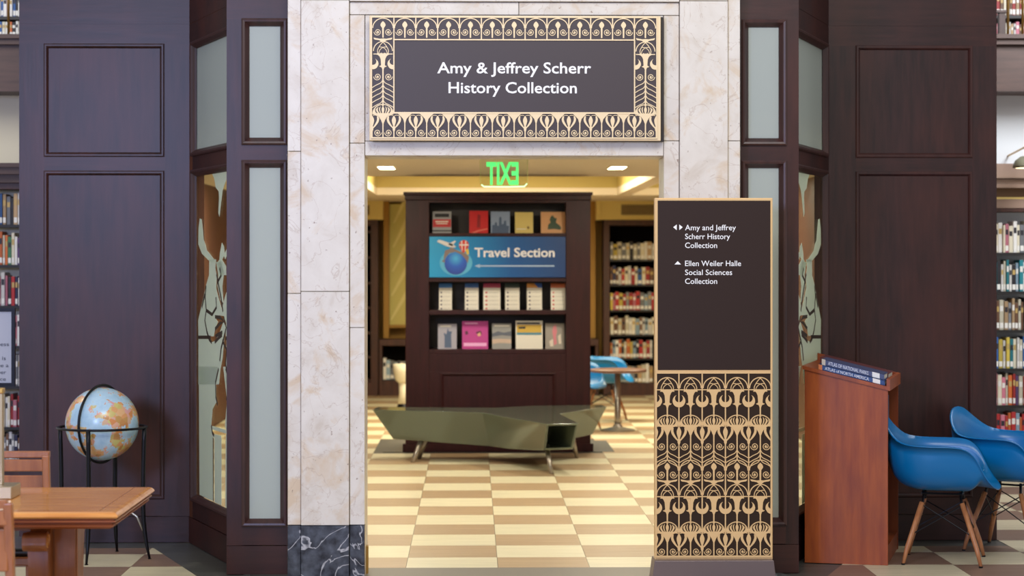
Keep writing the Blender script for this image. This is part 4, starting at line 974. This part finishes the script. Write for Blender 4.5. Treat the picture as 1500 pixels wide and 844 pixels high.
# balcony shelving and rail
for left, xs0, xs1, xm in ((True, -40, 40, 14), (False, 1450, 1540, 1480)):
    Yb = 16.75; z = lambda y: PZ(y, xm, Yb); X0, X1 = PX(xs0, Yb), PX(xs1, Yb)
    zb_ = PZ(56 if left else 61, xm, 16.1)+0.001
    s1 = z(55) if left else z(58); s2 = z(24) if left else z(22)
    s1 = max(s1, zb_)
    t = thing('balcony_bookcase', 'upper level bookcase at the top %s corner behind a brass rail' % ('left' if left else 'right'), 'bookcase', ((X0+X1)/2, Yb+.15, zb_))
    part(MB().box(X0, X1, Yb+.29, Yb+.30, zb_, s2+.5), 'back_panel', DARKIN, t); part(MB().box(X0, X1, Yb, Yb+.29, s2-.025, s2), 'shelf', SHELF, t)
    part(MB().box(X0-.03, X0, Yb, Yb+.3, zb_, s2+.5), 'side_panel', CASE, t); part(MB().box(X1, X1+.03, Yb, Yb+.3, zb_, s2+.5), 'side_panel', CASE, t)
    part(MB().box(X0-.03, X1+.03, Yb-.01, Yb+.3, s2+.36, s2+.42), 'top_rail', CASE, t)
    nm = 'upper %s bookcase' % ('left' if left else 'right'); gp = 'books on the upper level at the %s' % ('left' if left else 'right')
    cs = ['white', 'orange', 'blue', 'cream', 'red', 'black'] if left else ['cream', 'pink', 'brown', 'white', 'tan', 'red']
    A_, B_ = (PX(-8, Yb), PX(30, Yb)) if left else (PX(1457, Yb), PX(1508, Yb))
    book_row(A_, B_, Yb+.02, s1, .12, .135 if left else .15, .017, .03, cs, nm, 'lower shelf', gp, 'the wood panel', rev=left)
    book_row(A_, B_, Yb+.02, s2, .15, .20, .017, .03, cs, nm, 'upper shelf', gp, 'the wood panel', rev=left)
    rl = thing('brass_rail', 'brass balcony rail post at the top %s corner' % ('left' if left else 'right'), 'railing', (PX(xm, 16.0), 16.0, PZ(56, xm, 15.9)))
    zb2 = PZ(56, xm, 15.9)+.002
    for px_ in ((12.5,) if left else (1476.5, 1498)):
        part(MB().tube([(PX(px_, 16.0), 16.0, zb2), (PX(px_, 16.0), 16.0, zb2+0.95)], 0.010, 10).lathe([(0.018, 0), (0.018, .015), (0.011, .03)], (PX(px_, 16.0), 16.0, zb2), 12), 'post', BRASS, rl, smooth=True)
    part(MB().tube([(PX(xs0, 16.0), 16.0, zb2+0.95), (PX(xs1, 16.0), 16.0, zb2+0.95)], 0.016, 10), 'handrail', BRASS, rl, smooth=True)
# brown bracket on right upper level
whole(MB().box(PX(1463, 16.3), PX(1472, 16.3), 16.28, 16.34, PZ(61, 1470, 16.3)+.02, PZ(19, 1470, 16.3)).box(PX(1456, 16.3), PX(1475, 16.3), 16.26, 16.36, PZ(19, 1470, 16.3), PZ(15.5, 1470, 16.3)),
      'wooden_stand', CASE, 'small brown wooden stand on the upper level at the top right corner', 'stand', (PX(1467, 16.3), 16.3, PZ(61, 1470, 16.3)+.02))
# shelf lamp, right edge
pl = thing('picture_lamp', 'olive green metal lamp shade at the right edge above the bookcase', 'lamp', P(1500, 241, 15.7))
c0 = P(1507, 246, 15.6)
part(MB().lathe([(0.118, 0.0), (0.116, 0.02), (0.10, 0.055), (0.06, 0.085), (0.015, 0.092)], c0, 28), 'lamp_shade', mat('olive_enamel', (150, 148, 124), 0.35, 0.2), pl, smooth=True)
part(MB().lathe([(0.095, -0.002), (0.095, 0.004), (0.02, 0.006)], c0, 24), 'lamp_lens', mat('warm_lens', (255, 240, 190), 0.4, emit=(255, 240, 190), est=2.5), pl)
part(MB().tube([(c0[0], c0[1], c0[2]+.09), (c0[0], c0[1]+.1, c0[2]+.16), (c0[0], 16.2, c0[2]+.12)], 0.008, 8), 'arm', BRASS, pl, smooth=True)

# ------------------------------------------------------------------ lectern
LX, LY, LR = 1.828, 11.612, R(-16)
lt = thing('lectern', 'cherry wood book lectern with slanted top standing before the right wood panel', 'lectern', (LX, LY, 0), LR)
Wd, Dp = 0.452, 0.70                                    # local x = along the facing side, y = away
zA, zB = 1.062, 0.955                                    # slanted top: high at x=0
def side(y0, y1): return MB().prism([(0, 0), (Wd, 0), (Wd, zB), (0, zA)], lambda a, b, d: (a, d, b), y0, y1)
part(side(0, 0.02), 'side_panel', CHERRY, lt, local=True, bevel=0.001); part(side(Dp-0.02, Dp), 'side_panel', CHERRY, lt, local=True)
part(MB().box(0.001, 0.02, 0.02, Dp-.02, 0, zA-.005), 'back_panel', CHERRY, lt, local=True)
part(MB().box(0.02, Wd-.005, 0.02, Dp-.02, 0.0, 0.10), 'bottom_shelf', CHERRY, lt, local=True)
part(MB().box(0.02, Wd-.02, 0.02, Dp-.02, 0.66, 0.68), 'shelf', CHERRY, lt, local=True)
sl = (zB-zA)/Wd
def top_f(a, b, d): return (a, d, zA+sl*a+b)
part(MB().prism([(-0.012, 0), (Wd+.012, 0), (Wd+.012, .02), (-0.012, .02)], top_f, -0.01, Dp+.01), 'slanted_top', CHERRY, lt, local=True)
part(MB().prism([(Wd-.006, .02), (Wd+.012, .02), (Wd+.012, .062), (Wd-.006, .062)], top_f, -0.01, Dp+.01)
     .prism([(-0.012, .02), (Wd-.006, .02), (Wd-.006, .06), (-.012, .06)], top_f, Dp-.004, Dp+.01), 'ledge', CHERRY, lt, local=True)
def lay_book(name, label, x0, x1, y0, y1, b0, b1, cm, spine, txt, grp, endc=None):
    ang = LR
    t = thing(name, label, 'book', (LX, LY, 0), ang, grp)
    ca, sa = math.cos(ang), math.sin(ang)
    cx, cy = (x0+x1)/2, (y0+y1)/2; zc = zA+sl*cx+b0
    t.location = (LX+ca*cx-sa*cy, LY+sa*cx+ca*cy, zc); OFF[t.name] = tuple(t.location)
    def f(a, b, d): return (a-cx, d-cy, sl*(a-cx)+b-b0)
    part(MB().prism([(x0, b0), (x1, b0), (x1, b0+.003), (x0, b0+.003)], f, y0, y1).prism([(x0, b1-.003), (x1, b1-.003), (x1, b1), (x0, b1)], f, y0, y1).prism([(x0, b0), (x1, b0), (x1, b1), (x0, b1)], f, y0, y0+.004), 'cover', cm, t, local=True)
    part(MB().prism([(x0+.004, b0+.003), (x1-.004, b0+.003), (x1-.004, b1-.003), (x0+.004, b1-.003)], f, y0+.004, y1-.004), 'pages', PAGE, t, local=True)
    sp_ = MB().prism([(x1-.065, b0+.002), (x1-.025, b0+.002), (x1-.025, b1-.002), (x1-.065, b1-.002)], f, y0-.0012, y0)
    part(sp_, 'spine_sticker', STICK, t, local=True)
    if endc: part(MB().prism([(x0, b0), (x0+.02, b0), (x0+.02, b1), (x0, b1)], f, y0-.001, y0), 'spine_end', endc, t, local=True)
    c = bpy.data.curves.new('t', 'FONT'); c.body = txt; c.size = 1; c.resolution_u = 2; c.offset = .01
    o = bpy.data.objects.new('t', c); COL.objects.link(o); me = bpy.data.meshes.new_from_object(o.evaluated_get(bpy.context.evaluated_depsgraph_get())); COL.objects.unlink(o); bpy.data.objects.remove(o)
    xs = [v.co.x for v in me.vertices]; k = (x1-x0-.12)/(max(xs)-min(xs)); hh = (b1-b0)*.62/.7
    mbt = MB(); mbt.add([f(x0+.035+v.co.x*k, b0+(b1-b0)*.2+v.co.y*hh, y0-.0014) for v in me.vertices], [tuple(p.vertices) for p in me.polygons]); bpy.data.meshes.remove(me)
    part(mbt, 'spine_title', spine, t, local=True)
    return t
NV = mat('atlas_navy', (30, 66, 120), 0.35); NP = mat('atlas_slate', (64, 72, 108), 0.35); PC = mat('atlas_title', (214, 218, 226), 0.5)
lay_book('atlas', 'lower blue atlas with an orange spine end, nearest edge of the lectern top', 0.075, 0.435, 0.002+.006, 0.24, 0.0205, 0.048, NV, PC, 'ATLAS of NORTH AMERICA', 'atlases lying on the lectern', mat('atlas_orange', (206, 120, 60), 0.4))
lay_book('atlas', 'upper slate blue atlas of national parks lying across the lectern top', 0.09, 0.43, 0.032, 0.27, 0.0485, 0.080, NP, PC, 'ATLAS OF NATIONAL PARKS', 'atlases lying on the lectern', mat('atlas_cream', (206, 194, 176), 0.4))
lay_book('atlas', 'dark red bound volume lying behind the two blue atlases on the lectern', 0.05, 0.43, 0.29, 0.60, 0.0205, 0.070, mat('atlas_maroon', (98, 46, 48), 0.4), mat('atlas_gold', (150, 110, 80), .5), 'ATLAS', 'atlases lying on the lectern')
ang = LR
for i, (cx_, lab) in enumerate(((0.10, 'tall dark blue book standing on lectern inner shelf, left of two'), (0.13, 'thin grey blue book standing on lectern inner shelf, right of two'))):
    lx_, ly_ = 0.30, 0.50+0.032*i
    mb = MB().box(-.11, .11, 0, .028, 0, .215)
    o = whole(mb, 'book', [mat('inner_book_%d' % i, ((34, 66, 112), (92, 112, 140))[i], .45)], lab, 'book', (0, 0, 0), 'books on the lectern inner shelf')
    o.location = (LX+math.cos(ang)*lx_-math.sin(ang)*ly_, LY+math.sin(ang)*lx_+math.cos(ang)*ly_, 0.681); o.rotation_euler[2] = ang

# ------------------------------------------------------------------ globe
GC = Vector((-2.068, 11.86, 0)); rg = 0.203
gz = PZ(621, 152, 11.86)
gl = thing('floor_globe', 'pale blue world globe in a black iron four-legged floor stand by left panel', 'globe', tuple(GC))
def globe_mat():
    m, t, b, n, l = nt('globe_map'); tc = n('ShaderNodeTexCoord')
    nz = n('ShaderNodeTexNoise'); nz.inputs['Scale'].default_value = 8.5; nz.inputs['Detail'].default_value = 8; nz.inputs['Roughness'].default_value = 0.62
    mp = n('ShaderNodeMapping'); mp.inputs['Location'].default_value = (0.35, 0.1, 0.62); l(tc.outputs['Object'], mp.inputs[0]); l(mp.outputs[0], nz.inputs['Vector'])
    land = ramp(t, [(0.505, (0,0,0,1)), (0.52, (1,1,1,1))]); l(nz.outputs['Fac'], land.inputs[0])
    v = n('ShaderNodeTexVoronoi'); v.inputs['Scale'].default_value = 34; l(tc.outputs['Object'], v.inputs['Vector'])
    sp = n('ShaderNodeSeparateColor'); l(v.outputs['Color'], sp.inputs[0])
    lr = ramp(t, [(0.0, srgb(214, 140, 84)), (0.3, srgb(224, 176, 120)), (0.5, srgb(218, 160, 156)), (0.7, srgb(206, 196, 120)), (1.0, srgb(196, 132, 78))]); l(sp.outputs[0], lr.inputs[0])
    oc = ramp(t, [(0.2, srgb(140, 178, 204)), (0.5, srgb(182, 210, 224))]); l(nz.outputs['Fac'], oc.inputs[0])
    mx = n('ShaderNodeMix'); mx.data_type = 'RGBA'; l(land.outputs[0], mx.inputs['Factor']); l(oc.outputs[0], mx.inputs['A']); l(lr.outputs[0], mx.inputs['B'])
    l(mx.outputs['Result'], b.inputs['Base Color']); b.inputs['Roughness'].default_value = 0.25; return m
prof = [(rg*math.cos(R(a)), rg*math.sin(R(a))) for a in range(-90, 91, 6)]; prof[0] = (0.0005, -rg); prof[-1] = (0.0005, rg)
part(MB().lathe(prof, (GC.x, GC.y, gz), 48), 'sphere', globe_mat(), gl, smooth=True)
hor = MB(); zr_ = PZ(626, 152, 11.86); RR = 0.243
hor.tube([(GC.x+RR*math.cos(a_*PI/24), GC.y+RR*math.sin(a_*PI/24), zr_) for a_ in range(48)], 0.010, 8, closed=True, flat=0.7)
part(hor, 'horizon_ring', BLACKM, gl, smooth=True)
az = R(-90-26); tl = R(0)
mer = MB(); pts = []
for a_ in range(48):
    q = a_*PI/24; u_ = math.cos(q)*0.216; zq = math.sin(q)*0.216
    u2_, z2_ = u_*math.cos(tl)-zq*math.sin(tl), u_*math.sin(tl)+zq*math.cos(tl)
    pts.append((GC.x+math.cos(az)*u2_, GC.y+math.sin(az)*u2_, gz+z2_))
mer.tube(pts, 0.0075, 8, closed=True); part(mer, 'meridian_ring', BLACKM, gl, smooth=True)
for k, deg in enumerate((-98, -8, 82, 172)):
    a_ = R(deg); dx, dy = math.cos(a_), math.sin(a_)
    pts = []; rs = []
    for q in range(11):
        s_ = q/10; z = zr_*(1-s_); rad = RR-0.008*math.sin(s_*PI)+0.0
        if s_ > 0.62: rad += 0.03*((s_-0.62)/0.38)**2
        pts.append((GC.x+dx*rad, GC.y+dy*rad, max(z, 0.004))); rs.append(0.0125 if s_ < 0.8 else 0.0125-0.006*(s_-0.8)/0.2)
    part(MB().tube(pts, rs, 8), 'leg', BLACKM, gl, smooth=True)
    part(MB().tube([pts[-1], (pts[-1][0], pts[-1][1], 0.0)], 0.010, 8), 'foot', BLACKM, gl)
br = MB()
for k, deg in enumerate((-98, -8, 82, 172)):
    a_ = R(deg); dx, dy = math.cos(a_), math.sin(a_)
    br.tube([(GC.x+dx*0.0, GC.y+dy*0.0, 0.31), (GC.x+dx*0.12, GC.y+dy*0.12, 0.29), (GC.x+dx*0.2, GC.y+dy*0.2, 0.235), (GC.x+dx*0.24, GC.y+dy*0.24, 0.15)], 0.006, 6)
part(br, 'stretcher', STEEL, gl, smooth=True)

# ------------------------------------------------------------------ reading table, left foreground
tz = 0.76
def tbl(x, y, z): a = (x-750)/F; t_ = (EYE-z)*F/(y-HY); return (t_*(SN+a*CS), t_*(CS-a*SN))
xb, yb_ = tbl(228, 713, tz); xf, yf = tbl(171, 751, tz)
XR = (xb+xf)/2; XL = XR-1.75
tb = thing('reading_table', 'golden oak reading table with moulded edge at the bottom left corner', 'table', ((XR+XL)/2, (yf+yb_)/2, 0))
steps = [(0.0, 0.030, 0.736, 0.755, True), (0.012, 0, 0.724, 0.736, 0), (0.022, 0, 0.716, 0.724, 0), (0.017, 0, 0.700, 0.716, 0)]
mb = MB()
lay = [(0.030, 0.7605), (0.022, 0.7600), (0.010, 0.757), (0.003, 0.751), (0.0, 0.744), (0.004, 0.738), (0.016, 0.736), (0.018, 0.731), (0.010, 0.729), (0.010, 0.724), (0.026, 0.722), (0.028, 0.716), (0.018, 0.713), (0.020, 0.706), (0.034, 0.698)]
vs = []; fs = []
for ins, z in lay: vs += [(XL+ins, yf+ins, z), (XR-ins, yf+ins, z), (XR-ins, yb_-ins, z), (XL+ins, yb_-ins, z)]
for i in range(len(lay)-1):
    for j in range(4): fs.append((i*4+j, i*4+(j+1) % 4, (i+1)*4+(j+1) % 4, (i+1)*4+j))
fs += [(0, 1, 2, 3), tuple((len(lay)-1)*4+k for k in (3, 2, 1, 0))]
nb = 6                                              # upper slab, then stepped moulding with underside shade put into its colour
m1 = MB(); m1.add(vs[:nb*4], [f for f in fs if max(f) < nb*4]+[tuple((nb-1)*4+k for k in (3, 2, 1, 0))])
m2 = MB(); m2.add(vs[(nb-1)*4:], [tuple(i-(nb-1)*4 for i in f) for f in fs if min(f) >= (nb-1)*4])
part(m1, 'tabletop', OAK, tb); part(m2, 'edge_moulding', wood('shaded_oak_moulding', (128, 62, 26), (164, 88, 42), 0.3, (1.0, 10, 10), 0.02), tb)
part(MB().box(XR-.075, XR-.0715, yf+.03, yb_-.03, .7600, .7612), 'inlay_line', mat('inlay_dark', (140, 84, 44), .3), tb)
part(MB().box(XL+.2, XR-.20, yf+.32, yb_-.25, 0.655, 0.70), 'apron', OAKV, tb)
for side_ in (1, 0):
    Xp0 = PX(82, yf+.28) if side_ else XL+.25; Xp1 = PX(110, yf+.28) if side_ else XL+.35
    ym = (yf+yb_)/2
    # post panel seen from the front: splayed body
    pr = MB().prism([(ym-.15, .70), (ym+.06, .70), (ym+.03, .60), (ym+.0, .40), (ym+.03, .16), (ym+.14, .06), (ym-.20, .06), (ym-.13, .16), (ym-.10, .40), (ym-.12, .60)], lambda a, b, d: (d, a, b), Xp0, Xp1)
    lg = part(pr, 'leg', OAKV, tb, bevel=.004)
    part(MB().box(Xp0-.012, Xp0-.006, ym-.16, ym-.10, .1, .70).box(Xp1+.004, Xp1+.010, ym-.16, ym-.10, .1, .70).box(Xp0-.006, Xp1+.004, ym-.165, ym-.11, .1, .70), 'post', OAKV, lg, bevel=.004)
    Xs0 = PX(38, yf+.2) if side_ else XL+.12; Xs1 = PX(73, yf+.2) if side_ else XL+.24
    yc = yf+.16; zc = PZ(794, 60, yc); sc = MB()
    body = crv([(yc-.004, zc+.035), (yc+.03, zc+.034), (yc+.07, zc+.02), (yc+.10, zc+.06), (yc+.16, zc+.10)])+crv([(yc+.22, zc+.08), (yc+.20, zc-.04), (yc+.14, zc-.14), (yc+.13, zc-.30), (yc+.18, zc-.42)])+crv([(yc+.05, zc-.42), (yc+.04, zc-.30), (yc+.035, zc-.12), (yc+.03, zc-.04)])
    sc.prism(body, lambda a, b, d: (d, a, b), Xs0+.008, Xs1-.004)
    s2_ = part(sc, 'scroll_bracket', OAKV, lg)
    part(MB().prism(arc(yc, zc, .034, .034, 0, 345, 23), lambda a, b, d: (d, a, b), Xs0, Xs1), 'scroll', OAKV, lg)
    part(MB().tube([(Xs1+.001, yc+math.cos(q*.5)*.030*(1-q/30), zc+math.sin(q*.5)*.030*(1-q/30)) for q in range(27)], .0028, 6), 'volute', BLACKM if 0 else OAK, lg)
    part(MB().box(min(Xp0, Xs0)-.02, Xp1+.004, yf+.1, yb_-.1, 0, .062), 'foot', OAKV, lg, bevel=.01)

# desk lamp on the table
ly = 8.02
lm = thing('desk_lamp', 'aged brass lamp with square base standing on the reading table, cut by frame', 'lamp', (PX(5, ly), ly+.06, .761))
part(MB().box(PX(-34, ly), PX(20.5, ly), ly-.04, ly+.12, .761, .761+.048), 'base', PEWTER, lm, bevel=.004)
part(MB().box(PX(-7, ly+.03), PX(4.5, ly+.03), ly+.02, ly+.05, .809, PZ(577, 2, ly)), 'post', PEWTER, lm, bevel=.002)
part(MB().box(PX(-9, ly+.03), PX(5.5, ly+.03), ly+.015, ly+.055, PZ(577, 2, ly), PZ(569, 2, ly)), 'collar', BRASS, lm, bevel=.003)

# wooden chairs at the table
def wood_chair(label, X0, X1, Yb_, face, ztop, seatz, leather):
    """face +1: chair faces +Y (back nearest the camera); -1: faces the camera"""
    t = thing('wooden_chair', label, 'chair', ((X0+X1)/2, Yb_, 0), group='wooden chairs at the reading table')
    pw = .030
    for X in (X0, X1-pw):
        mb = MB(); lean = -0.05*face
        mb.prism([(0, 0), (pw*1.1, 0), (pw*1.1, seatz), (lean+pw, ztop-.01), (lean, ztop-.01), (0, seatz)], lambda a, b, d: (d, Yb_+face*a*1.0, b), X, X+pw)
        part(mb, 'back_post', OAKV, t, bevel=.004)
    ly0 = Yb_-.05
    def yy(z): return Yb_+(-0.05)*max(0, (z-seatz)/(ztop-seatz))
    def bar(z0, z1, name, th=.022, m=OAKV):
        y_ = yy((z0+z1)/2) if face > 0 else Yb_+(.05)*((z0+z1)/2-seatz)/(ztop-seatz)-0.03
        return part(MB().box(X0+pw*.6, X1-pw*.6, y_, y_+th, z0, z1), name, m, t, bevel=.004)
    bar(ztop-.028, ztop, 'crest_rail', .034); bar(ztop-.085, ztop-.034, 'back_slat'); bar(ztop-.24, ztop-.10, 'back_slat', .016)
    s0 = Yb_+.0; s1 = Yb_+face*.40
    part(MB().box(X0-.01, X1+.01, min(s0, s1), max(s0, s1), seatz-.045, seatz-.01), 'seat_frame', OAKV, t, bevel=.006)
    part(MB().box(X0+.01, X1-.01, min(s0, s1)+.015, max(s0, s1)-.005, seatz-.01, seatz+.025), 'seat_cushion', leather, t, bevel=.014)
    for X in (X0, X1-pw): part(MB().box(X, X+pw, s1-.02*(face > 0)-.0, s1+.02, 0, seatz-.045) if face < 0 else MB().box(X, X+pw, s1-.03, s1, 0, seatz-.045), 'leg', OAKV, t, bevel=.004)
    return t
LEA = mat('black_leather', (30, 28, 30), 0.3)
Yc = 8.98
wood_chair('oak chair on the far side of the reading table, crest rail showing above it', PX(77, Yc)-.46, PX(77, Yc), Yc, -1, PZ(662, 40, Yc), .47, LEA)
Yn = 7.12
wood_chair('oak chair on the near side of the reading table, only its back post showing', PX(22, Yn)-.47, PX(22, Yn), Yn, 1, PZ(731, 10, Yn), .45, LEA)

# poster holder
FY = 13.6
ps = thing('poster_stand', 'black framed notice on a floor stand at the left edge of the picture', 'sign', (PX(-18, FY), FY+.03, 0))
z0, z1 = PZ(566, 10, FY), PZ(451.5, 10, FY); XA, XB = PX(-66, FY), PX(22.5, FY)
frp = lambda u, z, d: (u, FY-d, z)
part(MB().ring(frp, XA, XB, z0, z1, [(0, 0), (0, .018), (.022, .018), (.022, 0)]), 'frame', BLACKM, ps)
part(MB().box(XA+.02, XB-.02, FY-.006, FY-.002, z0+.02, z1-.02), 'notice_sheet', mat('notice_paper', (206, 208, 216), .25), ps)
part(MB().box(XA, XB, FY-.002, FY+.012, z0, z1), 'backing', BLACKM, ps)
add_text(ps, 'lettering', [('ccess', -9, 13, 507, 5.5, FY-.0075), ('r is', -4, 8.5, 527.5, 5.5, FY-.0075), ('ee a', -4, 12.5, 538, 5.5, FY-.0075), ('ber', -3.5, 9, 548, 5.5, FY-.0075), ('ice', -2, 8.5, 558, 5.5, FY-.0075)], mat('notice_print', (70, 72, 82), .6))
part(MB().tube([(PX(-18, FY), FY+.03, .02), (PX(-18, FY), FY+.03, z1-.05)], .015, 10), 'pole', BLACKM, ps, smooth=True)
part(MB().lathe([(.17, 0), (.17, .012), (.02, .03)], (PX(-18, FY), FY+.03, 0), 28), 'base', BLACKM, ps)
